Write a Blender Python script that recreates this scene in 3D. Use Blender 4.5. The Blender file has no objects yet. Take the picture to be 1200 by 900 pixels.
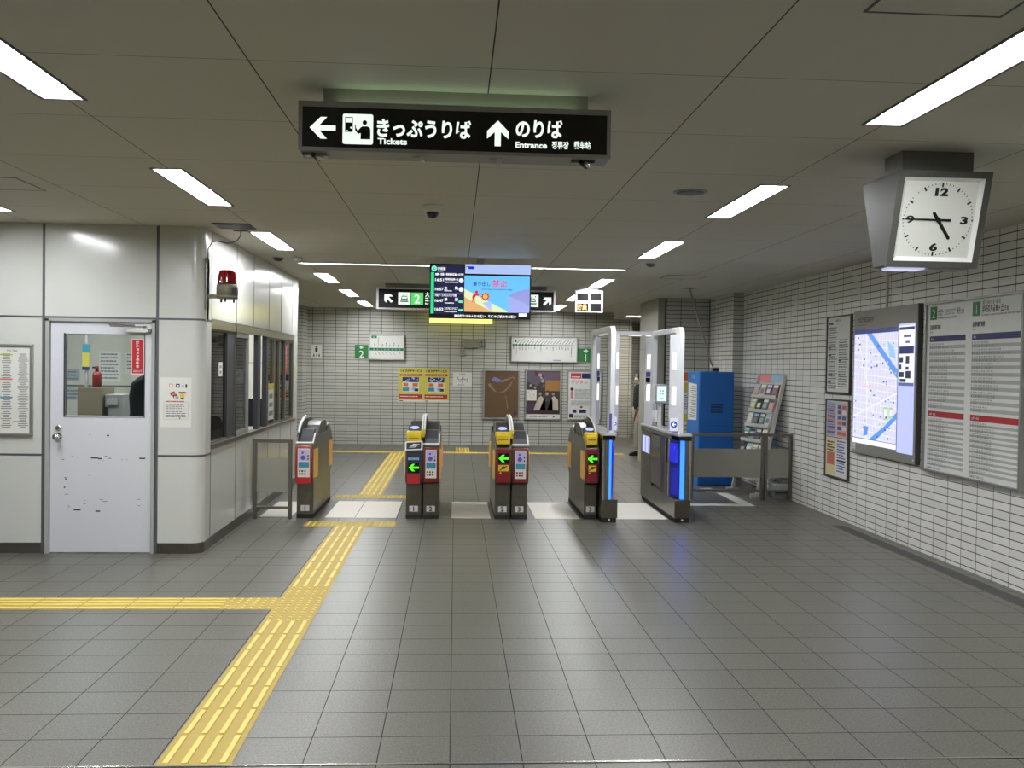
import bpy, bmesh, math, random
from mathutils import Vector, Matrix
random.seed(7)
PI = math.pi
S = bpy.context.scene
COL = S.collection

# ------------------------------------------------------------------ camera, world, exposure
YAW, PITCH, ROLL, FPX, CAMZ = -6.07684924e-02, -1.89679273e-02, -1.52386253e-02, 1094.117, 1.633
cam = bpy.data.cameras.new('camera')
cam_o = bpy.data.objects.new('camera', cam)
COL.objects.link(cam_o)
cam.sensor_width = 36.0
cam.lens = FPX / 1200.0 * 36.0
cam.clip_start = 0.05
_Rz = Matrix.Rotation(YAW, 3, 'Z'); _Rx = Matrix.Rotation(PITCH, 3, 'X'); _Ry = Matrix.Rotation(ROLL, 3, 'Y')
_R = _Rz @ _Rx @ _Ry
_rt, _fw, _up = _R.col[0], _R.col[1], _R.col[2]
cam_o.matrix_world = Matrix(((_rt[0], _up[0], -_fw[0], 0), (_rt[1], _up[1], -_fw[1], 0), (_rt[2], _up[2], -_fw[2], CAMZ), (0, 0, 0, 1)))
S.camera = cam_o
w = bpy.data.worlds.new('world'); S.world = w
w.use_nodes = True
w.node_tree.nodes['Background'].inputs[0].default_value = (0.9, 0.95, 1.0, 1)
w.node_tree.nodes['Background'].inputs[1].default_value = 0.05
S.view_settings.view_transform = 'Standard'
S.view_settings.look = 'None'
S.view_settings.gamma = 1.0
S.view_settings.use_curve_mapping = False
S.view_settings.exposure = 0.0
LAMP = 102.0          # strength of the ceiling lamps
try:
    S.cycles.use_denoising = True
    S.cycles.max_bounces = 10
    S.cycles.diffuse_bounces = 6
    S.cycles.transparent_max_bounces = 16
    S.cycles.sample_clamp_indirect = 6.0
    S.cycles.caustics_reflective = False
    S.cycles.caustics_refractive = False
except Exception:
    pass

CEIL = 2.77
BACKY = 19.2
RX = 4.25
BY = 8.05      # booth front
BX = -2.13     # booth side

# ------------------------------------------------------------------ materials
def lin(c):
    if isinstance(c, (int, float)):
        c = (c, c, c)
    return tuple((v / 255.0 / 12.92) if v / 255.0 <= 0.04045 else ((v / 255.0 + 0.055) / 1.055) ** 2.4 for v in c)

_mats = {}
def M(name, rgb, rough=0.5, metal=0.0, coat=0.0, noise=0.05, nscale=6.0, spec=0.5):
    if name in _mats:
        return _mats[name]
    m = bpy.data.materials.new(name); m.use_nodes = True
    nt = m.node_tree; b = nt.nodes['Principled BSDF']
    c = lin(rgb)
    tc = nt.nodes.new('ShaderNodeTexCoord'); nz = nt.nodes.new('ShaderNodeTexNoise')
    nz.inputs['Scale'].default_value = nscale; nz.inputs['Detail'].default_value = 3
    nt.links.new(tc.outputs['Object'], nz.inputs['Vector'])
    mx = nt.nodes.new('ShaderNodeMix'); mx.data_type = 'RGBA'
    mx.inputs[6].default_value = tuple(v * (1 - noise) for v in c) + (1,)
    mx.inputs[7].default_value = tuple(min(1, v * (1 + noise)) for v in c) + (1,)
    nt.links.new(nz.outputs['Fac'], mx.inputs[0]); nt.links.new(mx.outputs[2], b.inputs['Base Color'])
    b.inputs['Roughness'].default_value = rough; b.inputs['Metallic'].default_value = metal
    b.inputs['Specular IOR Level'].default_value = spec
    if coat:
        b.inputs['Coat Weight'].default_value = coat; b.inputs['Coat Roughness'].default_value = 0.12
    _mats[name] = m
    return m

def E(name, rgb, strength=1.0, base=None):
    if name in _mats:
        return _mats[name]
    m = bpy.data.materials.new(name); m.use_nodes = True
    b = m.node_tree.nodes['Principled BSDF']; c = lin(rgb)
    b.inputs['Base Color'].default_value = tuple(v * 0.3 for v in c) + (1,)
    b.inputs['Emission Color'].default_value = c + (1,)
    b.inputs['Emission Strength'].default_value = strength
    b.inputs['Roughness'].default_value = 0.25
    _mats[name] = m
    return m

def brushed(name, rgb, rough, axis=2):
    if name in _mats:
        return _mats[name]
    m = bpy.data.materials.new(name); m.use_nodes = True
    nt = m.node_tree; b = nt.nodes['Principled BSDF']; c = lin(rgb)
    b.inputs['Metallic'].default_value = 0.92
    tc = nt.nodes.new('ShaderNodeTexCoord'); mp = nt.nodes.new('ShaderNodeMapping'); nz = nt.nodes.new('ShaderNodeTexNoise')
    sc = [120, 120, 120]; sc[axis] = 3
    mp.inputs['Scale'].default_value = sc
    nt.links.new(tc.outputs['Object'], mp.inputs[0]); nt.links.new(mp.outputs[0], nz.inputs['Vector'])
    mr = nt.nodes.new('ShaderNodeMapRange')
    mr.inputs['To Min'].default_value = rough * 0.85; mr.inputs['To Max'].default_value = rough * 1.2
    nt.links.new(nz.outputs['Fac'], mr.inputs['Value']); nt.links.new(mr.outputs[0], b.inputs['Roughness'])
    mx = nt.nodes.new('ShaderNodeMix'); mx.data_type = 'RGBA'
    mx.inputs[6].default_value = tuple(v * 0.94 for v in c) + (1,); mx.inputs[7].default_value = tuple(min(1, v * 1.05) for v in c) + (1,)
    nt.links.new(nz.outputs['Fac'], mx.inputs[0]); nt.links.new(mx.outputs[2], b.inputs['Base Color'])
    _mats[name] = m
    return m

def math_node(nt, op, a, b=None):
    n = nt.nodes.new('ShaderNodeMath'); n.operation = op
    for i, v in enumerate((a, b)):
        if v is None:
            continue
        if isinstance(v, (int, float)):
            n.inputs[i].default_value = v
        else:
            nt.links.new(v, n.inputs[i])
    return n.outputs[0]

def line_mask(nt, coord, p0, s, width):
    f = math_node(nt, 'FRACT', math_node(nt, 'DIVIDE', math_node(nt, 'SUBTRACT', coord, p0 - 1000 * s), s))
    d = math_node(nt, 'MULTIPLY', math_node(nt, 'SUBTRACT', 0.5, math_node(nt, 'ABSOLUTE', math_node(nt, 'SUBTRACT', f, 0.5))), s)
    return math_node(nt, 'LESS_THAN', d, width / 2)

def cell_id(nt, coord, p0, s):
    return math_node(nt, 'FLOOR', math_node(nt, 'DIVIDE', math_node(nt, 'SUBTRACT', coord, p0 - 1000 * s), s))

def gridded(name, rgb, joint, ax_u, u0, su, wu, ax_v, v0, sv, wv, rough, var=0.06, speckle=None, bump=0.3, spec=0.5, coat=0.0):
    m = bpy.data.materials.new(name); m.use_nodes = True
    nt = m.node_tree; b = nt.nodes['Principled BSDF']
    g = nt.nodes.new('ShaderNodeNewGeometry'); sp = nt.nodes.new('ShaderNodeSeparateXYZ')
    nt.links.new(g.outputs['Position'], sp.inputs[0])
    cu, cv = sp.outputs[ax_u], sp.outputs[ax_v]
    mask = math_node(nt, 'MAXIMUM', line_mask(nt, cu, u0, su, wu), line_mask(nt, cv, v0, sv, wv))
    cmb = nt.nodes.new('ShaderNodeCombineXYZ')
    nt.links.new(cell_id(nt, cu, u0, su), cmb.inputs[0]); nt.links.new(cell_id(nt, cv, v0, sv), cmb.inputs[1])
    wn = nt.nodes.new('ShaderNodeTexWhiteNoise'); nt.links.new(cmb.outputs[0], wn.inputs['Vector'])
    c = lin(rgb)
    mx = nt.nodes.new('ShaderNodeMix'); mx.data_type = 'RGBA'
    mx.inputs[6].default_value = tuple(v * (1 - var) for v in c) + (1,); mx.inputs[7].default_value = tuple(v * (1 + var) for v in c) + (1,)
    nt.links.new(wn.outputs['Value'], mx.inputs[0])
    col = mx.outputs[2]
    if speckle:
        nz = nt.nodes.new('ShaderNodeTexNoise'); nz.inputs['Scale'].default_value = speckle[0]; nz.inputs['Detail'].default_value = 6
        nz.inputs['Roughness'].default_value = 0.8
        nt.links.new(g.outputs['Position'], nz.inputs['Vector'])
        rp = nt.nodes.new('ShaderNodeValToRGB')
        rp.color_ramp.elements[0].position = 0.36; rp.color_ramp.elements[0].color = (speckle[1],) * 3 + (1,)
        rp.color_ramp.elements[1].position = 0.66; rp.color_ramp.elements[1].color = (speckle[2],) * 3 + (1,)
        nt.links.new(nz.outputs['Fac'], rp.inputs[0])
        mm = nt.nodes.new('ShaderNodeMix'); mm.data_type = 'RGBA'; mm.blend_type = 'MULTIPLY'; mm.inputs[0].default_value = 1
        nt.links.new(col, mm.inputs[6]); nt.links.new(rp.outputs[0], mm.inputs[7]); col = mm.outputs[2]
    fm = nt.nodes.new('ShaderNodeMix'); fm.data_type = 'RGBA'
    nt.links.new(mask, fm.inputs[0]); nt.links.new(col, fm.inputs[6]); fm.inputs[7].default_value = lin(joint) + (1,)
    nt.links.new(fm.outputs[2], b.inputs['Base Color'])
    rr = nt.nodes.new('ShaderNodeMapRange'); rr.inputs['To Min'].default_value = rough; rr.inputs['To Max'].default_value = 0.9
    nt.links.new(mask, rr.inputs['Value']); nt.links.new(rr.outputs[0], b.inputs['Roughness'])
    b.inputs['Specular IOR Level'].default_value = spec
    if coat:
        b.inputs['Coat Weight'].default_value = coat; b.inputs['Coat Roughness'].default_value = 0.25
    if bump:
        bp = nt.nodes.new('ShaderNodeBump'); bp.invert = True
        bp.inputs['Strength'].default_value = bump; bp.inputs['Distance'].default_value = 0.003
        nt.links.new(mask, bp.inputs['Height']); nt.links.new(bp.outputs[0], b.inputs['Normal'])
    return m

def glass_mat(name, tint, refl_rough=0.02, ior=1.5):
    m = bpy.data.materials.new(name); m.use_nodes = True
    nt = m.node_tree; out = nt.nodes['Material Output']; nt.nodes.remove(nt.nodes['Principled BSDF'])
    t = nt.nodes.new('ShaderNodeBsdfTransparent'); t.inputs[0].default_value = tint + (1,)
    gl = nt.nodes.new('ShaderNodeBsdfGlossy'); gl.inputs['Roughness'].default_value = refl_rough
    fr = nt.nodes.new('ShaderNodeFresnel'); fr.inputs[0].default_value = ior
    mx = nt.nodes.new('ShaderNodeMixShader')
    nt.links.new(fr.outputs[0], mx.inputs[0]); nt.links.new(t.outputs[0], mx.inputs[1]); nt.links.new(gl.outputs[0], mx.inputs[2])
    nt.links.new(mx.outputs[0], out.inputs[0])
    return m

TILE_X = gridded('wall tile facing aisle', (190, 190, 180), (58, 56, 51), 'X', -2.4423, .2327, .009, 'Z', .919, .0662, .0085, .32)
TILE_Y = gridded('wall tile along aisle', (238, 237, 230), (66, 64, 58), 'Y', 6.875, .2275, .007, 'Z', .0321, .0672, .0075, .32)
FLOOR_M = gridded('granite floor tile', (101, 99, 91), (28, 27, 25), 'X', 0.0, .3, .0045, 'Y', 4.0897, .2928, .0058, .36, var=.05, speckle=(95, .38, 1.5), bump=.25)
CEIL_M = gridded('ceiling panel', (202, 199, 184), (56, 54, 48), 'X', .12, .915, .0055, 'Y', 3.59, .895, .0035, .6, var=.012, bump=.2)
ENAMEL = M('enamel panel', (208, 209, 204), .22, 0, .6, .015, 2)
ENAMEL_P = M('pillar panel', (160, 160, 147), .4, 0, .1, .02, 2)
SEAM = M('dark seam', (92, 93, 96), .5, .3)
STEEL = brushed('brushed steel', (110, 106, 94), .28)
STEEL_L = brushed('bright steel', (196, 194, 188), .2)
STEEL_D = brushed('dull steel', (122, 118, 110), .42)
ALU = M('anodised aluminium', (172, 172, 168), .38, .75)
ALU_D = M('grey aluminium casing', (80, 80, 75), .6, .1)
CHROME = M('chrome', (225, 225, 225), .08, 1)
WHITE = M('white', (232, 232, 230), .45)
OFFW = M('off white', (214, 212, 202), .5)
PAPER = M('paper', (222, 222, 216), .6)
PAPERG = M('grey paper', (226, 227, 222), .55)
TPAPER = M('timetable paper', (238, 239, 234), .5)
BLACK = M('black', (16, 16, 17), .4)
BLACKG = M('black gloss', (10, 10, 11), .12, 0, .4)
DGREY = M('dark grey', (54, 55, 58), .45)
MGREY = M('mid grey', (112, 112, 110), .5)
LGREY = M('light grey', (166, 167, 165), .5)
INK = M('ink', (42, 42, 46), .6)
INKG = M('faded ink', (120, 121, 122), .6)
RED = M('red', (176, 30, 38), .45)
DRED = M('deep red', (118, 14, 26), .4)
NAVY = M('navy', (28, 38, 92), .5)
BLUEP = M('print blue', (60, 84, 160), .5)
GREENP = M('print green', (30, 112, 62), .5)
YEL = M('yellow', (226, 196, 46), .45)
YELP = M('print yellow', (204, 194, 84), .55)
ORANGE = M('print orange', (214, 104, 40), .55)
TEAL = M('print teal', (60, 140, 160), .5)
PURPLE = M('print purple', (96, 84, 168), .5)
PINK = M('print pink', (222, 120, 130), .5)
SKYB = M('print sky', (150, 190, 220), .5)
AMBER = M('amber flap', (252, 194, 100), .4)
BROWN = M('brown board', (98, 74, 46), .3, 0, .35)
SKIN = M('skin', (206, 162, 136), .5)
TACT = M('tactile yellow', (180, 155, 70), .6, 0, 0, .1, 30)
TACTB = M('tactile bar', (228, 206, 108), .5, 0, 0, .05, 20)
RUBBER = M('rubber', (26, 26, 26), .7)
LED = E('lamp led', (250, 252, 255), LAMP)
SIGNW = E('sign lit white', (238, 250, 240), 1.05)
SIGNG = E('sign lit green', (96, 214, 112), 1.0)
GLASS = glass_mat('window glass', (.8, .84, .83))
GLASS_D = glass_mat('dark window glass', (.42, .45, .45), .02, 1.6)
CLEAR = glass_mat('clear plastic', (.9, .92, .92), .05, 1.45)

# ------------------------------------------------------------------ mesh builder
_txt = {}
def text_geo(s, bold, res=2):
    k = (s, bold, res)
    if k not in _txt:
        c = bpy.data.curves.new('lettering', 'FONT'); c.body = s; c.size = 1; c.offset = bold; c.resolution_u = res
        o = bpy.data.objects.new('lettering', c); COL.objects.link(o)
        dg = bpy.context.evaluated_depsgraph_get()
        me = bpy.data.meshes.new_from_object(o.evaluated_get(dg))
        vs = [(v.co.x, v.co.y) for v in me.vertices]; fs = [tuple(p.vertices) for p in me.polygons]
        bpy.data.objects.remove(o); bpy.data.curves.remove(c); bpy.data.meshes.remove(me)
        _txt[k] = (vs, fs)
    return _txt[k]

class MB:
    def __init__(self):
        self.bm = bmesh.new(); self.mats = []
    def mi(self, m):
        if m not in self.mats:
            self.mats.append(m)
        return self.mats.index(m)
    def faces(self, vs, fs, m, smooth=False):
        i = self.mi(m); bv = [self.bm.verts.new(v) for v in vs]; out = []
        for f in fs:
            try:
                q = self.bm.faces.new([bv[k] for k in f])
            except ValueError:
                continue
            q.material_index = i; q.smooth = smooth; out.append(q)
        return bv, out
    def box(self, x0, x1, y0, y1, z0, z1, m, bev=0.0, seg=2):
        if x0 > x1: x0, x1 = x1, x0
        if y0 > y1: y0, y1 = y1, y0
        if z0 > z1: z0, z1 = z1, z0
        vs = [(x0, y0, z0), (x1, y0, z0), (x1, y1, z0), (x0, y1, z0), (x0, y0, z1), (x1, y0, z1), (x1, y1, z1), (x0, y1, z1)]
        bv, fs = self.faces(vs, [(0, 3, 2, 1), (4, 5, 6, 7), (0, 1, 5, 4), (1, 2, 6, 5), (2, 3, 7, 6), (3, 0, 4, 7)], m)
        if bev:
            es = set()
            for f in fs:
                es.update(f.edges)
            r = bmesh.ops.bevel(self.bm, geom=list(es), offset=bev, segments=seg, profile=.5, affect='EDGES', clamp_overlap=True)
            for f in r['faces']:
                f.smooth = True; f.material_index = self.mi(m)
        return self
    def prism(self, prof, axis, a0, a1, m, bev=0.0):
        # prof: (p, q) points; axis 'x': (y, z) profile extruded along x; 'y': (x, z); 'z': (x, y)
        def pt(p, a):
            return {'x': (a, p[0], p[1]), 'y': (p[0], a, p[1]), 'z': (p[0], p[1], a)}[axis]
        n = len(prof); vs = [pt(p, a0) for p in prof] + [pt(p, a1) for p in prof]
        fs = [tuple(range(n))[::-1], tuple(range(n, 2 * n))] + [(k, (k + 1) % n, n + (k + 1) % n, n + k) for k in range(n)]
        bv, fl = self.faces(vs, fs, m)
        bmesh.ops.recalc_face_normals(self.bm, faces=fl)
        if bev:
            es = set()
            for f in fl:
                es.update(f.edges)
            r = bmesh.ops.bevel(self.bm, geom=list(es), offset=bev, segments=2, profile=.5, affect='EDGES', clamp_overlap=True)
            for f in r['faces']:
                f.smooth = True; f.material_index = self.mi(m)
        return self
    def rect(self, x0, x1, z0, z1, y, m):
        self.faces([(x0, y, z0), (x1, y, z0), (x1, y, z1), (x0, y, z1)], [(0, 1, 2, 3)], m); return self
    def poly(self, pts, y, m):
        bv, f = self.faces([(p[0], y, p[1]) for p in pts], [tuple(range(len(pts)))], m)
        for q in f:
            q.normal_update()
            if q.normal.y > 0: q.normal_flip()
        return self
    def disc(self, x, z, r, y, m, n=20, rz=None):
        rz = rz or r
        return self.poly([(x + r * math.cos(2 * PI * k / n), z + rz * math.sin(2 * PI * k / n)) for k in range(n)], y, m)
    def line(self, x0, z0, x1, z1, wd, y, m):
        dx, dz = x1 - x0, z1 - z0; L = math.hypot(dx, dz) or 1; nx, nz = -dz / L * wd / 2, dx / L * wd / 2
        return self.poly([(x0 + nx, z0 + nz), (x0 - nx, z0 - nz), (x1 - nx, z1 - nz), (x1 + nx, z1 + nz)], y, m)
    def text(self, s, x, z, size, y, m, bold=.02, width=None, align='l', res=2):
        vs, fs = text_geo(s, bold, res)
        if not vs: return self
        xs = [v[0] for v in vs]; x0, x1 = min(xs), max(xs)
        sx = size
        if width: sx = width / (x1 - x0)
        off = {'l': -x0 * sx, 'c': -(x0 + x1) / 2 * sx, 'r': -x1 * sx}[align]
        self.faces([(x + off + v[0] * sx, y, z + v[1] * size) for v in vs], fs, m); return self
    def vtext(self, s, x, ztop, size, y, m, bold=.03, step=1.05):
        for k, ch in enumerate(s):
            if ch in 'ー～':
                self.rect(x - size * .08, x + size * .08, ztop - size * (k + .9) * step, ztop - size * (k + .1) * step, y, m)
            else:
                self.text(ch, x, ztop - size * step * (k + .88), size, y, m, bold, align='c')
        return self
    def tube(self, pts, r, m, n=10, cap=True):
        pts = [Vector(p) for p in pts]; rings = []; prev = None
        for k, p in enumerate(pts):
            a = pts[max(0, k - 1)]; b = pts[min(len(pts) - 1, k + 1)]; t = (b - a).normalized()
            if prev is None:
                u = t.orthogonal().normalized()
            else:
                u = (prev - t * prev.dot(t)).normalized()
            prev = u; v = t.cross(u)
            rr = r[k] if isinstance(r, (list, tuple)) else r
            rings.append([p + (u * math.cos(2 * PI * j / n) + v * math.sin(2 * PI * j / n)) * rr for j in range(n)])
        vs = [q for rg in rings for q in rg]; fs = []
        for k in range(len(rings) - 1):
            for j in range(n):
                fs.append((k * n + j, k * n + (j + 1) % n, (k + 1) * n + (j + 1) % n, (k + 1) * n + j))
        bv, fl = self.faces(vs, fs, m, True)
        if cap:
            i = self.mi(m)
            for rg in (range(n), range((len(rings) - 1) * n, len(rings) * n)):
                f = self.bm.faces.new([bv[j] for j in rg]); f.material_index = i; fl.append(f)
        bmesh.ops.recalc_face_normals(self.bm, faces=fl)
        return self
    def cyl(self, p0, p1, r, m, n=20):
        return self.tube([p0, p1], r, m, n)
    def lathe(self, prof, c, m, n=24, axis='z'):
        vs, fs = [], []
        for r, h in prof:
            for j in range(n):
                a = 2 * PI * j / n; p = (r * math.cos(a), r * math.sin(a), h)
                if axis == 'y': p = (p[0], h, p[1])
                if axis == 'x': p = (h, p[0], p[1])
                vs.append((c[0] + p[0], c[1] + p[1], c[2] + p[2]))
        for k in range(len(prof) - 1):
            for j in range(n):
                fs.append((k * n + j, k * n + (j + 1) % n, (k + 1) * n + (j + 1) % n, (k + 1) * n + j))
        fs += [tuple(range(n)), tuple(range((len(prof) - 1) * n, len(prof) * n))]
        bv, fl = self.faces(vs, fs, m, True)
        bmesh.ops.recalc_face_normals(self.bm, faces=fl)
        return self
    def pieces(self):
        bm = self.bm; bm.verts.ensure_lookup_table(); bm.verts.index_update(); n = len(bm.verts); par = list(range(n))
        def find(a):
            while par[a] != a:
                par[a] = par[par[a]]; a = par[a]
            return a
        for e in bm.edges:
            a, c = find(e.verts[0].index), find(e.verts[1].index)
            if a != c: par[a] = c
        isl = {}
        for v in bm.verts: isl.setdefault(find(v.index), []).append(v)
        keys = list(isl); k = len(keys)
        if k < 2 or k > 900: return None
        lo = [[min(v.co[i] for v in isl[q]) for i in range(3)] for q in keys]; hi = [[max(v.co[i] for v in isl[q]) for i in range(3)] for q in keys]
        size = [max(hi[i][j] - lo[i][j] for j in range(3)) for i in range(k)]; pp = list(range(k))
        def f2(a):
            while pp[a] != a:
                pp[a] = pp[pp[a]]; a = pp[a]
            return a
        for i in range(k):
            for j in range(i + 1, k):
                g2 = 0.0
                for q in range(3):
                    g = max(lo[i][q] - hi[j][q], lo[j][q] - hi[i][q], 0.0); g2 += g * g
                if math.sqrt(g2) <= max(.02, .5 * max(size[i], size[j])): pp[f2(i)] = f2(j)
        gr = {}
        for i in range(k): gr.setdefault(f2(i), set()).update(v.index for v in isl[keys[i]])
        return list(gr.values())
    def build(self, name, parent=None, label=None):
        if parent is not None and parent.get('kind') != 'structure' and name not in ('slat', 'louvre', 'numerals', 'grille', 'scuff_mark', 'trim_ring', 'frame'):
            pc = self.pieces()
            if pc and 1 < len(pc) <= 14:
                for grp in pc[1:]:
                    o2 = MB(); o2.bm.free(); o2.bm = self.bm.copy(); o2.mats = list(self.mats); o2.bm.verts.ensure_lookup_table()
                    bmesh.ops.delete(o2.bm, geom=[v for v in o2.bm.verts if v.index not in grp], context='VERTS')
                    o2._one(name, parent, label)
                bmesh.ops.delete(self.bm, geom=[v for v in self.bm.verts if v.index not in pc[0]], context='VERTS')
        return self._one(name, parent, label)
    def _one(self, name, parent=None, label=None):
        me = bpy.data.meshes.new(name); self.bm.normal_update(); self.bm.to_mesh(me); self.bm.free()
        for m in self.mats:
            me.materials.append(m)
        o = bpy.data.objects.new(name, me); COL.objects.link(o)
        if parent is not None: o.parent = parent
        if label: o['label'] = label
        return o

def thing(name, label, cat, loc=(0, 0, 0), rot=0.0, group=None):
    o = bpy.data.objects.new(name, None); COL.objects.link(o)
    o.empty_display_size = .1; o.location = loc; o.rotation_euler = (0, 0, rot)
    return tag(o, label, cat, group)
def tag(o, label, cat, group=None):
    o['label'] = label; o['category'] = cat
    if group: o['group'] = group
    return o
def struct(o, label=None):
    o['kind'] = 'structure'
    if label: o['label'] = label
    return o

# ------------------------------------------------------------------ setting: floor, ceiling, walls
X0, X1, Y0, Y1 = -7.0, 8.5, -3.5, 25.0
b = MB(); b.box(X0, X1, Y0, Y1, -.12, 0, FLOOR_M); struct(b.build('floor'))

# ceiling lamps: (x centre, y0, y1)
LROW = [(2.95, 4.20), (5.66, 6.91), (8.29, 9.53), (11.94, 13.24), (14.5, 15.9), (17.1, 18.5)]
lamps = []
for (a, c) in LROW:
    lamps.append((-1.72, a, c)); lamps.append((1.945, a, c))
lamps += [(-3.5, 6.2, 7.43), (-1.72, .3, 1.55), (1.945, .3, 1.55), (-3.5, .3, 1.55), (-1.72, -2.3, -1.05), (1.945, -2.3, -1.05), (-3.5, 3.0, 4.2)]
LW = .168
holes = [(x - LW / 2, x + LW / 2, a, c) for x, a, c in lamps]
holes.append((-1.81, 1.965, 10.765, 10.815))
holes.append((3.75, 4.6, 20.3, 20.47))     # lamp in the side passage
holes.append((-4.0, -3.83, 9.6, 10.9))     # unseen lamps added to brighten the office
holes.append((-5.2, -5.03, 9.9, 11.2))
holes.append((-3.0, -2.83, 10.6, 11.9))
xs = sorted({X0, X1} | {h[0] for h in holes} | {h[1] for h in holes})
ys = sorted({Y0, Y1} | {h[2] for h in holes} | {h[3] for h in holes})
b = MB()
for i in range(len(xs) - 1):
    for j in range(len(ys) - 1):
        cx, cy = (xs[i] + xs[i + 1]) / 2, (ys[j] + ys[j + 1]) / 2
        if any(h[0] < cx < h[1] and h[2] < cy < h[3] for h in holes):
            continue
        b.faces([(xs[i], ys[j], CEIL), (xs[i + 1], ys[j], CEIL), (xs[i + 1], ys[j + 1], CEIL), (xs[i], ys[j + 1], CEIL)], [(3, 2, 1, 0)], CEIL_M)
bmesh.ops.remove_doubles(b.bm, verts=b.bm.verts[:], dist=1e-5)
b.faces([(X0, Y0, CEIL + .2), (X1, Y0, CEIL + .2), (X1, Y1, CEIL + .2), (X0, Y1, CEIL + .2)], [(3, 2, 1, 0)], MGREY)
struct(b.build('ceiling'))

def wall(name, x0, x1, y0, y1, m, z0=0, z1=CEIL):
    b = MB(); b.box(x0, x1, y0, y1, z0, z1, m); return struct(b.build(name))
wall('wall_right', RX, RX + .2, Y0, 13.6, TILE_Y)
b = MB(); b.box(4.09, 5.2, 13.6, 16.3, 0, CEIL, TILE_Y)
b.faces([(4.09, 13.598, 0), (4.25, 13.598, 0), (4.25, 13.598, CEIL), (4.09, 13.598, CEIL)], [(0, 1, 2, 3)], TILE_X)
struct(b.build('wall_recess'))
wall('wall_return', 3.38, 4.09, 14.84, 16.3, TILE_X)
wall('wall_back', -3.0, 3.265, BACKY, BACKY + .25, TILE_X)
wall('wall_back_left', -7.0, -3.0, 18.55, 19.45, TILE_X)
wall('wall_passage', 2.9, 4.14, 21.8, 22.0, TILE_X)
wall('wall_passage_far', 4.14, 8.5, 23.0, 23.2, TILE_X)
wall('wall_passage_right', 8.4, 8.5, 16.3, 23.0, TILE_Y)
wall('wall_rear', X0, X1, Y0 - .1, Y0, ENAMEL_P)
wall('wall_left', X0 - .1, X0, Y0, 19, ENAMEL_P)
# beige pillar at the passage corner
b = MB(); b.box(3.25, 3.36, 14.9, 16.35, 0, CEIL, ENAMEL_P); b.box(3.36, 3.381, 14.86, 16.3, 0, CEIL, BLACK)
b.box(3.244, 3.25, 14.9, 16.35, 1.955, 1.963, MGREY)
struct(b.build('pillar'))
# office booth: enamelled front and side with door and windows
DX0, DX1, DZ = -3.44, -2.518, 1.975
b = MB()
b.box(-6.6, DX0, BY, BY + .1, .09, CEIL, ENAMEL)
b.box(DX0, DX1, BY, BY + .1, DZ, CEIL, ENAMEL)
b.box(DX1, -2.23, BY, BY + .1, .09, CEIL, ENAMEL)
cor = [(-2.23, BY)] + [(-2.23 + .1 * math.sin(a), BY + .1 - .1 * math.cos(a)) for a in [PI / 2 * k / 10 for k in range(1, 11)]] + [(-2.13, 8.30), (-2.23, 8.30)]
n0 = len(b.bm.faces)
b.prism(cor, 'z', .09, CEIL, ENAMEL)
struct(b.build('wall_front'))
b = MB()
b.box(-2.23, BX, 8.30, 12.75, .09, .865, ENAMEL)
b.box(-2.23, BX, 8.30, 12.75, 2.0, CEIL, ENAMEL)
b.box(-2.23, BX, 12.5, 12.75, .865, 2.0, ENAMEL)
struct(b.build('wall_side'))
b = MB()  # seams between the enamel panels
for x in (-3.447, -2.513):
    b.box(x - .011, x + .011, BY - .003, BY + .02, .0, CEIL, SEAM)
for z in (1.988, .831):
    for (a, c) in ((-6.6, -3.458), (-2.502, -2.235)):
        if z > 1: a, c = (-6.6, -3.458) if a < -5 else (-2.502, -2.235)
        b.box(a, c, BY - .003, BY + .02, z - .008, z + .008, SEAM)
b.box(-3.436, -2.524, BY - .003, BY + .02, 1.98, 1.996, SEAM)
for z in (1.988, .831):
    arc = [(-2.235, BY - .003), (-2.23, BY - .003)] + [(-2.23 + .103 * math.sin(a), BY + .1 - .103 * math.cos(a)) for a in [PI / 2 * k / 10 for k in range(1, 11)]] + [(-2.127, 8.305), (-2.2, 8.305), (-2.2, BY + .02)]
    b.prism(arc, 'z', z - .008, z + .008, SEAM)
struct(b.build('trim_1'))
b = MB()
for y in (8.305, 9.235, 10.005, 10.81, 11.55, 12.3):
    b.box(BX - .01, BX + .0025, y - .004, y + .004, 2.005, CEIL, SEAM)
    b.box(BX - .01, BX + .0025, y - .004, y + .004, .095, .86, SEAM)
b.box(BX - .01, BX + .003, 8.3, 12.75, 2.0, 2.01, SEAM)
struct(b.build('trim_2'))
b = MB()
b.box(-6.6, DX0 - .02, BY + .012, BY + .1, 0, .085, STEEL_D); b.box(-6.6, DX0 - .02, BY + .004, BY + .1, .085, .097, SEAM)
b.box(DX1 + .02, -2.23, BY + .002, BY + .1, 0, .085, STEEL); b.box(DX1 + .02, -2.23, BY + .001, BY + .1, .085, .097, SEAM)
cor2 = [(-2.23, BY + .002)] + [(-2.23 + .098 * math.sin(a), BY + .1 - .098 * math.cos(a)) for a in [PI / 2 * k / 8 for k in range(1, 9)]] + [(-2.132, 8.3), (-2.23, 8.3)]
b.prism(cor2, 'z', 0, .088, STEEL); b.box(-2.22, BX - .004, 8.3, 12.75, 0, .088, STEEL_D); b.box(-2.22, BX + .001, 8.3, 12.75, .088, .097, SEAM)
struct(b.build('baseboard_booth'))
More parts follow.
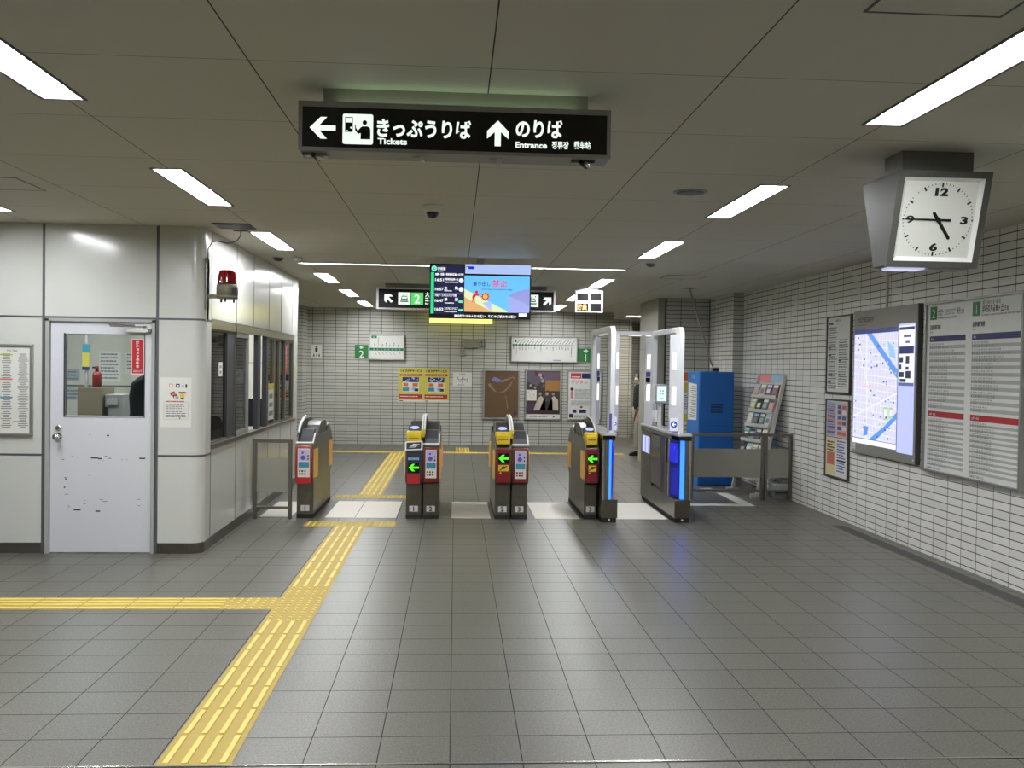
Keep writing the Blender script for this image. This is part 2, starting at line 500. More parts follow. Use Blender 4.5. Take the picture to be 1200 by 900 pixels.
b = MB(); b.box(-6.6, -2.23, 12.7, 12.8, 0, CEIL, OFFW); b.box(-4.25, -3.95, 12.55, 12.7, 0, CEIL, OFFW); b.box(-6.5, -4.25, 12.69, 12.7, 1.28, 1.3, MGREY); b.box(-3.95, -2.23, 12.69, 12.7, 1.62, 1.635, LGREY); b.box(-6.65, -6.55, BY + .1, 12.7, 0, CEIL, OFFW); struct(b.build('wall_office_back'))

# door
d = MB()
d.box(DX0 + .012, DX0 + .045, BY - .012, BY + .09, 0, DZ, LGREY); d.box(DX1 - .04, DX1 - .012, BY - .012, BY + .09, 0, DZ, LGREY)
d.box(DX0 + .012, DX1 - .012, BY - .012, BY + .09, DZ - .02, DZ + .004, LGREY)
door = struct(d.build('door_1'))
DOORM = M('door paint', (210, 212, 218), .42, 0, 0, .02, 3)
L, Rr, top = DX0 + .047, DX1 - .042, DZ - .022
wx0, wx1, wz0, wz1 = -3.274, -2.624, 1.162, 1.845
d = MB()
d.box(L, wx0, BY + .015, BY + .055, .008, top, DOORM); d.box(wx1, Rr, BY + .015, BY + .055, .008, top, DOORM)
d.box(wx0, wx1, BY + .015, BY + .055, .008, wz0, DOORM); d.box(wx0, wx1, BY + .015, BY + .055, wz1, top, DOORM)
leaf = d.build('door_leaf', door)
d = MB()
for k in range(26):     # scuffs
    z = random.choice((random.uniform(.78, .82), random.uniform(.37, .5), random.uniform(.3, 1.1)))
    x = random.uniform(L + .03, Rr - .08); wd = random.uniform(.008, .035)
    d.rect(x, x + wd, z, z + random.uniform(.002, .006), BY + .0145, random.choice((INK, INKG, MGREY)))
for (x, z, wd) in ((-3.06, .80, .06), (-3.0, .795, .03), (-2.66, .80, .05), (-3.27, .62, .012), (-3.28, .55, .012), (-3.2, .36, .06), (-3.02, .35, .04), (-2.93, .99, .02)):
    d.rect(x, x + wd, z, z + .012, BY + .0143, INK)
d.build('scuff_mark', leaf)
d = MB(); d.box(wx0, wx1, BY + .03, BY + .036, wz0, wz1, GLASS); d.build('door_glass', leaf)
d = MB()
for (a, c, e, f) in ((wx0 - .012, wx0, wz0 - .012, wz1 + .012), (wx1, wx1 + .006, wz0 - .012, wz1 + .012)):
    d.box(a, c, BY + .01, BY + .016, e, f, DGREY)
d.box(wx0, wx1, BY + .01, BY + .016, wz0 - .01, wz0, LGREY); d.box(wx0, wx1, BY + .01, BY + .016, wz1, wz1 + .006, DGREY)
d.build('glazing_bead', leaf)
d = MB()
d.lathe([(.03, 0), (.03, -.008), (.012, -.01), (.012, -.035), (.026, -.045), (.03, -.06), (.024, -.074), (0.004, -.078)], (-3.325, BY + .015, .985), CHROME, 24, 'y')
d.lathe([(.026, 0), (.026, -.01), (.02, -.014), (.004, -.015)], (-3.325, BY + .015, 1.057), CHROME, 24, 'y')
d.box(-3.328, -3.322, BY - .004, BY + .001, 1.045, 1.069, STEEL_D)
d.build('door_knob', door, 'chrome door knob with lock above')
d = MB()
d.box(-2.755, -2.585, BY - .035, BY + .015, 1.868, 1.905, OFFW, .004); d.box(-2.585, -2.56, BY - .025, BY + .015, 1.874, 1.9, MGREY)
d.prism([(-2.63, BY - .02), (-2.60, BY - .02), (-2.87, BY - .09), (-2.88, BY - .075)], 'z', 1.912, 1.922, STEEL)
d.prism([(-2.88, BY - .09), (-2.865, BY - .09), (-2.70, BY - .0), (-2.72, BY - .0)], 'z', 1.924, 1.934, STEEL)
d.cyl((-2.615, BY - .012, 1.9), (-2.615, BY - .012, 1.925), .012, MGREY)
d.build('door_closer', door)

# side windows of the office
def win(y0, y1, z0, z1, fr, fm, gm, n):
    d = MB(); xo = BX - .01
    d.box(xo - .05, xo, y0, y0 + fr, z0, z1, fm); d.box(xo - .05, xo, y1 - fr, y1, z0, z1, fm)
    d.box(xo - .05, xo, y0 + fr, y1 - fr, z0, z0 + fr, fm); d.box(xo - .05, xo, y0 + fr, y1 - fr, z1 - fr, z1, fm)
    o = struct(d.build('window_%d' % n))
    if gm:
        d = MB(); d.box(xo - .03, xo - .022, y0 + fr, y1 - fr, z0 + fr, z1 - fr, gm); d.build('pane', o)
    return o
WZ0, WZ1 = .905, 1.925
win(8.305, 9.22, WZ0, WZ1, .02, STEEL_D, GLASS_D, 1)
win(9.24, 9.84, WZ0, WZ1, .045, ALU, GLASS_D, 2)
win(10.82, 11.2, WZ0, WZ1, .02, STEEL_D, GLASS_D, 3)
win(11.2, 11.55, WZ0, WZ1, .03, STEEL_D, GLASS_D, 4)
win(11.55, 11.92, WZ0, WZ1, .02, STEEL_D, GLASS_D, 5)
win(11.92, 12.49, WZ0, WZ1, .035, STEEL_D, GLASS_D, 6)
d = MB()
d.box(BX - .07, BX + .002, 8.3, 12.5, WZ1, 2.0, STEEL_L); d.box(BX - .07, BX + .012, 8.3, 12.55, .865, WZ0, STEEL_D)
d.box(BX - .075, BX - .012, 8.93, 9.24, WZ0, WZ1, DGREY); d.box(BX - .06, BX - .014, 10.3, 10.45, WZ0, WZ1, DGREY)
d.box(BX - .06, BX - .008, 10.74, 10.82, WZ0, WZ1, DGREY)
d.box(BX - .004, BX + .004, 9.222, 9.238, WZ0, 2.0, BLACK)
struct(d.build('trim_3'))
d = MB(); d.box(BX - .062, BX - .058, 9.86, 10.05, 1.23, 1.9, WHITE); d.box(BX - .08, BX - .058, 9.84, 10.06, WZ0, WZ1, ALU_D)
struct(d.build('trim_4'))

# ------------------------------------------------------------------ floor fixtures
d = MB(); d.box(-4, 4.2, 3.80, 3.812, 0, .003, STEEL_L); struct(d.build('trim_5'))
d = MB(); d.box(3.99, 4.13, 4.0, 9.6, 0, .003, M('grate', (92, 90, 84), .5))
for k in range(180):
    y = 4.02 + k * .031; d.box(4.0, 4.12, y, y + .012, .003, .0045, DGREY)
struct(d.build('trim_6'))

def tactile(name, label, x0, x1, y0, y1, mode, holes_=()):
    """yellow guiding pavement: 'y' bars along y, 'x' bars along x, 'd' dots"""
    d = MB()
    d.box(x0, x1, y0, y1, 0, .002, TACT)
    if mode == 'y':
        n = max(1, round((y1 - y0) / .293)); s = (y1 - y0) / n; wbar = (x1 - x0) / 4
        for k in range(n):
            for j in range(4):
                cx = x0 + (j + .5) * wbar
                d.box(cx - .012, cx + .012, y0 + k * s + .012, y0 + (k + 1) * s - .012, .002, .0065, TACTB)
    elif mode == 'x':
        n = max(1, round((x1 - x0) / .3)); s = (x1 - x0) / n; wbar = (y1 - y0) / 4
        for k in range(n):
            for j in range(4):
                cy = y0 + (j + .5) * wbar
                d.box(x0 + k * s + .006, x0 + (k + 1) * s - .006, cy - .012, cy + .012, .002, .0065, TACTB)
            d.box(x0 + k * s - .002, x0 + k * s + .002, y0, y1, .0018, .0023, DGREY)
    else:
        nx = max(1, round((x1 - x0) / .06)); ny = max(1, round((y1 - y0) / .06))
        for i in range(nx):
            for j in range(ny):
                cx = x0 + (i + .5) * (x1 - x0) / nx; cy = y0 + (j + .5) * (y1 - y0) / ny
                d.lathe([(.013, .0015), (.011, .0055), (.006, .007)], (cx, cy, 0), TACTB, 6)
    o = d.build(name); return tag(o, label, 'tactile paving')
G = 'tactile'
tactile('tactile_strip', 'long yellow tactile strip running up from the bottom edge of the floor', -1.19, -.885, 3.815, 5.95, 'y')
tactile('tactile_pad', 'yellow dotted square where the two tactile strips meet', -1.19, -.885, 5.95, 6.84, 'd')
tactile('tactile_strip', 'yellow tactile strip between the dotted square and the first ticket gates', -1.19, -.885, 6.84, 9.43, 'y')
tactile('tactile_pad', 'small yellow dotted pad ending the sideways tactile strip', -1.53, -1.19, 6.23, 6.54, 'd')
tactile('tactile_strip', 'yellow tactile strip running sideways across the floor in front of the office door', -4.93, -1.53, 6.23, 6.54, 'x')
tactile('tactile_pad', 'yellow dotted cross bar on the near side of gate lane one', -1.5, -.585, 9.43, 9.72, 'd')
tactile('tactile_pad', 'yellow dotted cross bar just behind gate lane one', -1.46, -.56, 11.40, 11.69, 'd')
tactile('tactile_strip', 'yellow tactile strip continuing behind the gates towards the tiled back wall', -1.19, -.89, 11.69, 17.33, 'y')
tactile('tactile_strip', 'thin yellow tactile line running along the foot of the back wall', -2.6, 3.2, 17.33, 17.6, 'x')
tactile('tactile_pad', 'yellow dotted patch beside the line at the foot of the back wall', .02, .3, 17.6, 18.5, 'd')

PLATE = M('pale floor plate', (238, 232, 220), .5, 0, 0, .06, 14)
def plate(label, x0, x1, y0=9.97, y1=11.16):
    d = MB(); d.box(x0, x1, y0, y1, 0, .002, PLATE); tag(d.build('floor_plate'), label, 'floor plate')
plate('pale floor plate on the left half of gate lane one', -1.36, -1.05)
plate('pale floor plate on the right half of gate lane one', -1.04, -.61)
plate('pale floor plate in gate lane two', -.02, .40)
plate('pale floor plate in gate lane three', .88, 1.36)
plate('pale floor plate between the two glowing blue pedestals', 1.76, 2.32)
plate('pale floor plate behind the small railing beside the office', -2.05, -1.72, 10.0, 11.1)
TAPE = M('white floor tape', (206, 206, 200), .6)
d = MB()
d.box(2.62, 3.62, 10.98, 11.15, 0, .0012, TAPE); d.box(3.47, 3.62, 11.15, 12.13, 0, .0012, TAPE)
tag(d.build('floor_tape'), 'L-shaped white floor tape beside the right pedestal and railing', 'floor tape')
d = MB(); d.box(3.36, 3.52, 12.25, 12.62, 0, .0012, TAPE)
tag(d.build('floor_sticker'), 'small pale sticker on the floor in front of the blue cabinet', 'floor sticker')

# ------------------------------------------------------------------ ceiling lamps and fittings
REFL = M('lamp reflector', (236, 236, 232), .35)
def ceiling_light(x, y0, y1, label, length_axis='y', grp='recessed ceiling lights'):
    cx, cy = x, (y0 + y1) / 2; t = thing('ceiling_light', label, 'ceiling light', (cx, cy, CEIL), 0, grp)
    hl = (y1 - y0) / 2; hw = LW / 2
    d = MB()
    d.box(-hw, -hw + .003, -hl, hl, -.002, .07, REFL); d.box(hw - .003, hw, -hl, hl, -.002, .07, REFL)
    d.box(-hw + .003, hw - .003, -hl, -hl + .003, -.002, .07, REFL); d.box(-hw + .003, hw - .003, hl - .003, hl, -.002, .07, REFL)
    d.box(-hw, hw, -hl, hl, .07, .08, REFL); d.build('housing', t)
    d = MB(); e = .014
    d.box(-hw - e, -hw, -hl - e, hl + e, -.005, .001, ALU_D); d.box(hw, hw + e, -hl - e, hl + e, -.005, .001, ALU_D)
    d.box(-hw, hw, -hl - e, -hl, -.005, .001, ALU_D); d.box(-hw, hw, hl, hl + e, -.005, .001, ALU_D)
    d.build('trim_ring', t)
    d = MB(); d.prism([(.05 * math.cos(a_), .056 - .05 * math.sin(a_)) for a_ in [PI * k_ / 10 for k_ in range(11)]], 'y', -hl + .05, hl - .05, LED); d.build('led_bar', t, 'glowing white lamp bar')
    d = MB(); d.box(-.05, .05, -hl + .02, -hl + .048, .025, .07, OFFW); d.box(-.05, .05, hl - .048, hl - .02, .025, .07, OFFW); d.build('lamp_holder', t)
    return t
wl = ['cut by the left edge above the office door wall', 'above the office wall between two panel seams', 'beside the ceiling vent and red beacon',
      'just beyond the thin strip light, left of the hanging platform sign', 'second beyond the thin strip light on the office side', 'farthest on the office side, above the back wall']
wr = ['cut by the right edge of the picture, nearest the clock', 'between the round ceiling speaker and the clock', 'nearest before the thin strip light on the tiled wall side',
      'directly above the four-pane hanging display', 'half hidden behind the four-pane hanging display', 'farthest on the tiled wall side, behind the platform sign']
for k, (a, c) in enumerate(LROW):
    ceiling_light(-1.72, a, c, 'recessed rectangular ceiling light ' + wl[k])
    ceiling_light(1.945, a, c, 'recessed rectangular ceiling light ' + wr[k])
ceiling_light(-3.5, 6.2, 7.43, 'recessed ceiling light of which only a tip shows at the far left')
for (x, a, c) in lamps[13:]:
    ceiling_light(x, a, c, 'recessed ceiling light overhead on the near side of the hall, out of view')
ceiling_light(-3.915, 9.6, 10.9, 'unseen added ceiling light inside the station office above the cabinet')  # this and the next two: unseen lamps added to light the office
ceiling_light(-5.115, 9.9, 11.2, 'unseen added ceiling light deep inside the station office')
ceiling_light(-2.915, 10.6, 11.9, 'unseen added ceiling light inside the station office above the desk')
t = thing('ceiling_light', 'small ceiling light in the side passage beyond the beige pillar', 'ceiling light', (4.175, 20.385, CEIL))
d = MB(); d.box(-.425, .425, -.085, -.08, 0, .07, REFL); d.box(-.425, .425, .08, .085, 0, .07, REFL); d.box(-.425, -.42, -.08, .08, 0, .07, REFL); d.box(.42, .425, -.08, .08, 0, .07, REFL); d.box(-.425, .425, -.085, .085, .07, .08, REFL); d.build('housing', t)
d = MB(); d.box(-.38, .38, -.06, .06, .012, .05, E('passage led', (255, 248, 238), 200)); d.build('led_bar', t)
t = thing('strip_light', 'thin slot light crossing the ceiling behind the hanging screen', 'strip light', (.0775, 10.79, CEIL))
d = MB(); d.box(-1.8875, 1.8875, -.025, -.022, 0, .04, REFL); d.box(-1.8875, 1.8875, .022, .025, 0, .04, REFL); d.box(-1.8875, 1.8875, -.025, .025, .04, .05, REFL); d.build('housing', t)
d = MB(); d.box(-1.86, 1.86, -.02, .02, .004, .02, E('slot led', (252, 252, 250), 26.0)); d.build('diffuser', t)

d = MB()
d.box(-.15, .15, -.15, .15, -.006, .002, M('vent frame', (60, 58, 54), .6))
t = thing('ceiling_vent', 'dark slatted ceiling vent beside the corner of the office', 'vent', (-1.86, 7.95, CEIL))
d.build('vent_frame', t); d = MB()
for k in range(12):
    y = -.13 + k * .0225; d.box(-.135, .135, y, y + .011, -.009, -.006, BLACK)
d.build('slat', t)
t = thing('dome_camera', 'white dome security camera with dark lens on the ceiling', 'camera', (-.18, 6.7, CEIL))
d = MB(); d.lathe([(.068, 0), (.07, -.01), (.066, -.03), (.055, -.05)], (0, 0, 0), WHITE, 28); d.build('housing', t)
d = MB(); d.lathe([(.046, -.048), (.044, -.062), (.036, -.078), (.02, -.09), (.003, -.094)], (0, 0, 0), BLACKG, 28); d.build('lens_dome', t)
t = thing('ceiling_speaker', 'round grey flush speaker in the ceiling near the clock', 'speaker', (1.49, 5.94, CEIL))
d = MB(); d.lathe([(.11, 0), (.11, -.005), (.095, -.008), (.092, -.006)], (0, 0, 0), LGREY, 32); d.build('rim', t)
d = MB(); d.lathe([(.09, -.0062), (.05, -.008), (.003, -.0085)], (0, 0, 0), MGREY, 32); d.build('grille', t)
def hatch(label, x0, x1, y0, y1):
    t = thing('access_hatch', label, 'ceiling hatch', ((x0 + x1) / 2, (y0 + y1) / 2, CEIL)); a, c = (x1 - x0) / 2, (y1 - y0) / 2
    d = MB()
    for q in ((-a, -a + .01, -c, c), (a - .01, a, -c, c), (-a + .01, a - .01, -c, -c + .01), (-a + .01, a - .01, c - .01, c)):
        d.box(*q, -.003, 0, DGREY)
    d.build('hatch_frame', t); d = MB(); d.box(-a + .01, a - .01, -c + .01, c - .01, -.002, 0, M('hatch panel', (202, 199, 184), .6)); d.build('hatch_panel', t)
hatch('square ceiling hatch near the top right corner, nearest the viewer', 1.27, 1.72, 2.45, 2.9)
hatch('square ceiling hatch at the left in front of the office wall', -3.22, -2.77, 6.06, 6.5)
hatch('square ceiling hatch above the blue cabinet and railing', 2.55, 3.05, 11.25, 11.65)
def puck(label, x, y, r, m, name='smoke_detector', cat='smoke detector'):
    t = thing(name, label, cat, (x, y, CEIL)); d = MB()
    d.lathe([(r, 0), (r, -.012), (r * .75, -.03), (r * .4, -.038), (.003, -.04)], (0, 0, 0), m, 20); d.build('sensor_body', t)
    d = MB(); d.lathe([(r * 1.15, 0), (r * 1.15, -.006), (r, -.007)], (0, 0, 0), LGREY, 20); d.build('mounting_ring', t)
puck('white smoke detector above the far end of the office windows', -1.72, 10.22, .05, WHITE)
puck('small dark smoke detector next to the office wall top', -1.93, 10.27, .055, DGREY)
puck('small grey smoke detector near the far end of the slot light', 2.1, 10.05, .05, MGREY)

# ------------------------------------------------------------------ overhead sign, screen and hanging signs
t = thing('overhead_sign', 'black illuminated overhead sign with white arrows and Japanese lettering for tickets and entrance', 'sign', (0, 3.85, 0))
SX0, SX1, SZ0, SZ1 = -.650, .628, 2.498, 2.697
SGC = M('sign casing', (150, 149, 143), .45, .2)
d = MB(); d.box(SX0, SX1, .006, .16, SZ0, SZ1, SGC, .004)
for q in ((SX0, SX1, SZ0, SZ0 + .014), (SX0, SX1, SZ1 - .022, SZ1), (SX0, SX0 + .016, SZ0 + .014, SZ1 - .022), (SX1 - .016, SX1, SZ0 + .014, SZ1 - .022)):
    d.box(q[0], q[1], 0, .008, q[2], q[3], SGC)
d.build('sign_case', t)
d = MB(); d.box(-.56, .54, .07, .14, SZ1 - .002, CEIL, M('sign mount', (150, 148, 138), .5)); d.build('ceiling_mount', t)
d = MB(); d.box(-.5, .5, .03, .06, SZ1 - .001, SZ1 + .004, E('sign top glow', (214, 244, 206), 1.6)); d.build('top_lamp', t, 'lit slot on top of the sign')
d = MB(); d.box(SX0 + .016, SX1 - .016, .003, .007, SZ0 + .014, SZ1 - .022, M('sign black', (6, 6, 7), .25)); d.build('sign_face', t)
# lettering, placed by the crop at 3 px per pixel: u in the face from its left edge (1065 crop px wide)
def su(u): return SX0 + .016 + (u - 75) / 1065.0 * (SX1 - SX0 - .032)
_fh = (SZ1 - .022) - (SZ0 + .014)
def sv(v, u): return SZ1 - .022 - (v - 87 - (u - 75) * .0425) / 140.0 * _fh
d = MB(); yf = .002
def arrow(d, cx, cz, size, ang, y, m, wd=.2, head=.5):
    # arrow pointing along ang (0 = right)
    ca, sa = math.cos(ang), math.sin(ang); h = size / 2
    def P(a, c_): return (cx + (a * ca - c_ * sa) * size, cz + (a * sa + c_ * ca) * size)
    hw = wd / 2
    d.poly([P(-.5, -hw), P(.25, -hw), P(.25, hw), P(-.5, hw)], y, m)
    d.poly([P(.5, 0), P(.5 - head, head), P(.5 - head - wd * 1.25, head), P(.5 - wd * 1.4, 0)], y, m)
    d.poly([P(.5, 0), P(.5 - wd * 1.4, 0), P(.5 - head - wd * 1.25, -head), P(.5 - head, -head)], y, m)
arrow(d, su(145), sv(163, 145), .105, PI, yf, SIGNW, .2, .42)
arrow(d, su(754), sv(190, 754), .105, PI / 2, yf, SIGNW, .24, .42)
pic = [(su(214), sv(222, 214)), (su(318), sv(222, 318)), (su(318), sv(116, 318)), (su(214), sv(116, 214))]
_x0, _x1, _z0, _z1 = su(214), su(319), sv(222, 266), sv(117, 266)
r_ = .008
rp = []
for (cx_, cz_, a0) in ((_x1 - r_, _z1 - r_, 0), (_x0 + r_, _z1 - r_, 90), (_x0 + r_, _z0 + r_, 180), (_x1 - r_, _z0 + r_, 270)):
    for k in range(5):
        a = math.radians(a0 + k * 22.5); rp.append((cx_ + r_ * math.cos(a), cz_ + r_ * math.sin(a)))
d.poly(rp, yf, SIGNW)
BK = M('sign black', 0)
y2 = yf - .0006
def sr(u0, u1, v0, v1, m, y): d.rect(su(u0), su(u1), sv(v1, 266), sv(v0, 266), y, m)
sr(222, 249, 128, 180, BK, y2); sr(224, 247, 131, 147, SIGNW, y2 - .0004); sr(226, 232, 174, 177, SIGNW, y2 - .0004)
d.disc(su(243), sv(165, 266), .0038, y2 - .0004, SIGNW, 12)
d.disc(su(290), sv(146, 266), .0095, y2, BK, 20)
d.poly([(su(u), sv(v, 266)) for (u, v) in ((276, 204), (276, 183), (268, 186), (258, 176), (256, 168), (261, 166), (266, 175), (276, 163), (282, 159), (300, 159), (308, 164), (310, 172), (310, 204))], y2, BK)
d.line(su(259), sv(172, 266), su(257), sv(155, 266), .004, y2, BK)
d.text('きっぷうりば', su(332), sv(190, 332), .0795, yf, SIGNW, .032, width=su(660) - su(332), res=4)
d.text('Tickets', su(335), sv(221, 335), .033, yf, SIGNW, .03, width=su(437) - su(335), res=4)
d.text('のりば', su(817), sv(199, 817), .0795, yf, SIGNW, .032, width=su(982) - su(817), res=4)
d.text('Entrance', su(817), sv(240, 817), .033, yf, SIGNW, .03, width=su(928) - su(817), res=4)
d.text('정류장', su(945), sv(244, 945), .033, yf, SIGNW, .03, width=su(1005) - su(945), res=3)
d.text('乘车站', su(1023), sv(245, 1023), .033, yf, SIGNW, .03, width=su(1083) - su(1023), res=3)
d.build('lettering', t, 'glowing white lettering, arrows and ticket pictogram')
d = MB()
for (x, m) in ((-.59, BLACK), (.52, BLACK)):
    d.box(x - .05, x + .05, .04, .1, SZ0 - .012, SZ0, CLEAR); d.cyl((x - .01, .05, SZ0 - .006), (x + .02, .09, SZ0 - .02), .009, m); d.cyl((x + .01, .03, SZ0 - .016), (x + .03, .06, SZ0 - .026), .008, CHROME)
for x in (-.16, .16):
    d.box(x - .03, x, .05, .056, SZ0 - .008, SZ0, CHROME); d.box(x, x + .006, .03, .09, SZ0 - .02, SZ0, CHROME); d.box(x + .012, x + .018, .03, .09, SZ0 - .02, SZ0, CHROME)
d.build('clip', t)

# screen -------------------------------------------------------------
TVX0, TVX1, TVZ0, TVZ1 = -.285, .79, 2.130, 2.704
t = thing('information_screen', 'hanging flat departure screen showing train times and a blue safety picture', 'screen', (0, 9.9, 0))
d = MB(); d.box(TVX0, TVX1, 0, .06, TVZ0, TVZ1, BLACK, .004); d.build('screen_case', t)
d = MB(); d.box(.21, .29, .06, .12, 2.3, CEIL, LGREY); d.build('ceiling_bracket', t)
def tu(x): return TVX0 + (x - 108) / 955.0 * (TVX1 - TVX0)
def tv(y, x): return TVZ1 - (y - 62 - (x - 108) * .026) / 520.0 * (TVZ1 - TVZ0)
def tr(x0, x1, y0, y1): 
    xm = (x0 + x1) / 2
    return tu(x0), tu(x1), tv(y1, xm), tv(y0, xm)
SC_DK = E('screen dark', (34, 38, 70), 1.0); SC_W = E('screen white', (250, 250, 255), 1.1); SC_G = E('screen green', (52, 216, 140), 1.0); SC_T = E('screen teal', (120, 236, 206), 1.0)
SC_LV = E('screen lavender', (176, 196, 244), 1.0); SC_SKY = E('screen sky', (110, 196, 248), 1.0); SC_OR = E('screen orange', (226, 178, 120), 1.0); SC_YG = E('screen pale green', (226, 240, 190), 1.0)
SC_VI = E('screen violet', (150, 156, 222), 1.0); SC_RED = E('screen red', (216, 40, 60), 1.0); SC_PK = E('screen pink', (238, 60, 140), 1.0); SC_BL = E('screen blue', (36, 50, 190), 1.0); SC_SUN = E('screen sun', (250, 190, 70), 1.0); SC_GR = E('screen grey', (120, 122, 160), 1.0); SC_NV = E('screen ink', (40, 70, 130), 1.0)
d = MB(); y = -.0006
def R_(x0, x1, y0, y1, m, lay=0): d.rect(*tr(x0, x1, y0, y1), -.0006 - lay * .0005, m)
def T_(s, x, yb, h, m, wpx=None, lay=3, bold=.03): d.text(s, tu(x), tv(yb, x), h / 520.0 * (TVZ1 - TVZ0) * 1.3, -.0006 - lay * .0005, m, bold, width=(tu(x + wpx) - tu(x)) if wpx else None, res=2)
R_(122, 428, 80, 545, SC_DK)
d.disc(tu(150), tv(110, 150), .03, -.0011, SC_T); T_('C', 142, 120, 20, SC_NV, 16)
T_('中央線', 182, 122, 24, SC_W, 75); T_('Chuo Line', 182, 138, 12, SC_W, 52)
R_(120, 150, 145, 540, SC_G, 1)
T_('本町・生駒・学研奈良登美ヶ丘方面', 160, 176, 22, SC_W, 265)
T_('16:51', 160, 230, 28, SC_W, 80); T_('学研奈良登美ヶ丘', 248, 222, 18, SC_W, 128); T_('Gakken Nara-Tomigaoka', 248, 246, 14, SC_W, 128)
T_('16:57', 160, 318, 28, SC_W, 80); T_('生', 248, 312, 26, SC_W, 28); T_('駒', 345, 312, 26, SC_W, 30); T_('Ikoma', 248, 328, 14, SC_W, 70)
d.disc(tu(404), tv(228, 404), .025, -.0016, SC_W); d.disc(tu(404), tv(312, 404), .025, -.0016, SC_W)
R_(152, 430, 346, 354, SC_GR, 1)
T_('大阪港・コスモスクエア方面', 160, 374, 18, SC_W, 200)
T_('16:47', 160, 428, 28, SC_W, 80); T_('夢', 248, 420, 26, SC_W, 28); T_('洲', 345, 420, 26, SC_W, 30); T_('Yumeshima', 248, 444, 14, SC_W, 90)
R_(382, 424, 418, 440, SC_T, 1); R_(382, 424, 500, 520, SC_T, 1)
T_('16:52', 160, 510, 28, SC_W, 80); T_('コスモスクエア', 248, 502, 20, SC_W, 128); T_('Cosmosquare', 248, 526, 14, SC_W, 120)
R_(440, 1056, 78, 168, SC_LV); R_(448, 526, 92, 118, SC_BL, 1); T_('▶', 452, 116, 18, SC_W, 20)
R_(1018, 1022, 90, 160, SC_VI, 1)
# safety picture
R_(434, 1050, 186, 520, SC_SKY)
def Pp(pts, m, lay=1): d.poly([(tu(x), tv(yy, x)) for (x, yy) in pts], -.0006 - lay * .0005, m)
Pp([(434, 306), (860, 536), (434, 524)], SC_YG, 1); Pp([(434, 382), (700, 530), (434, 524)], SC_OR, 2)
Pp([(850, 368), (930, 336), (1000, 318), (1050, 314), (1046, 542), (850, 538)], SC_VI, 1); Pp([(850, 372), (1046, 470), (1046, 540), (850, 536)], E('screen violet light', (164, 172, 236), 1.0), 2)
Pp([(604, 440), (690, 430), (690, 520), (660, 500)], SC_LV, 3)
for k in range(12):
    a = k * PI / 6
    Pp([(632 + 28 * math.cos(a - .25), 382 + 28 * math.sin(a - .25)), (632 + 46 * math.cos(a), 382 + 46 * math.sin(a)), (632 + 28 * math.cos(a + .25), 382 + 28 * math.sin(a + .25))], SC_RED, 4)
d.disc(tu(632), tv(382, 632), .035, -.0030, SC_RED, 20); d.disc(tu(632), tv(382, 632), .025, -.0034, SC_SUN, 20)
d.disc(tu(550), tv(338, 550), .016, -.0030, SC_RED, 16)
Pp([(536, 350), (560, 356), (578, 362), (566, 374), (544, 374), (534, 392), (528, 412), (512, 412), (510, 380), (520, 358)], SC_RED, 4)
Pp([(512, 412), (522, 412), (514, 434), (506, 434)], SC_RED, 4); Pp([(524, 408), (532, 408), (540, 440), (532, 440)], SC_RED, 4)
T_('乗り出し', 514, 276, 36, SC_NV, 165, 5, .01); T_('禁止', 694, 284, 58, SC_PK, 145, 5, .01); T_("Don't lean over platform edge", 600, 316, 14, SC_NV, 285, 5, .01)
T_('車内防犯はみんなの願い。皆様のご協力をお願い', 342, 574, 22, SC_W, 585); R_(950, 1026, 546, 575, SC_W, 1)
d.build('display', t, 'glowing display with train times, safety picture and ticker')
# yellow lit sign behind the screen
t = thing('exit_sign', 'lit yellow sign by the back wall showing as a bar beneath the departure screen', 'sign', (0, 18.75, 0))
YLIT = E('sign lit yellow', (250, 244, 140), 1.25)
d = MB(); d.box(-.545, .74, 0, .12, 2.462, 2.76, ALU_D); d.build('sign_case', t)
d = MB(); d.box(-.535, .73, -.004, 0, 2.47, 2.75, YLIT); d.box(-.535, .73, .12, .124, 2.47, 2.75, YLIT); d.build('lit_face', t)
d = MB(); d.box(-.4, .6, .03, .09, 2.76, CEIL, ALU); d.build('ceiling_mount', t)

# platform direction sign hung behind the screen
t = thing('platform_sign', 'long black illuminated platform sign with diagonal arrows, half hidden by the screen', 'sign', (0, 13.2, 0))
PX0, PX1, PZ0, PZ1 = -1.12, 1.405, 2.405, 2.712
PFR = E('sign frame white', (226, 226, 220), .55)
d = MB(); d.box(PX0, PX1, .005, .14, PZ0, PZ1, LGREY)
for q in ((PX0, PX1, PZ0, PZ0 + .024), (PX0, PX1, PZ1 - .02, PZ1), (PX0, PX0 + .03, PZ0 + .024, PZ1 - .02), (PX1 - .03, PX1, PZ0 + .024, PZ1 - .02)):
    d.box(q[0], q[1], -.003, .005, q[2], q[3], WHITE)
d.build('sign_case', t)
d = MB(); d.box(-1.0, 1.28, .06, .1, PZ1, CEIL, M('sign mount', 0)); d.build('ceiling_mount', t)
d = MB(); d.box(PX0 + .03, PX1 - .03, 0, .006, PZ0 + .024, PZ1 - .02, BK); d.build('sign_face', t)
d = MB(); yf = -.0012; zc = (PZ0 + PZ1) / 2 + .004
arrow(d, -.955, zc, .15, math.radians(135), yf, SIGNW, .22, .42)
d.rect(-.815, -.645, zc - .085, zc + .085, yf, SIGNW)
GP = M('picto green', (70, 150, 90), .5)
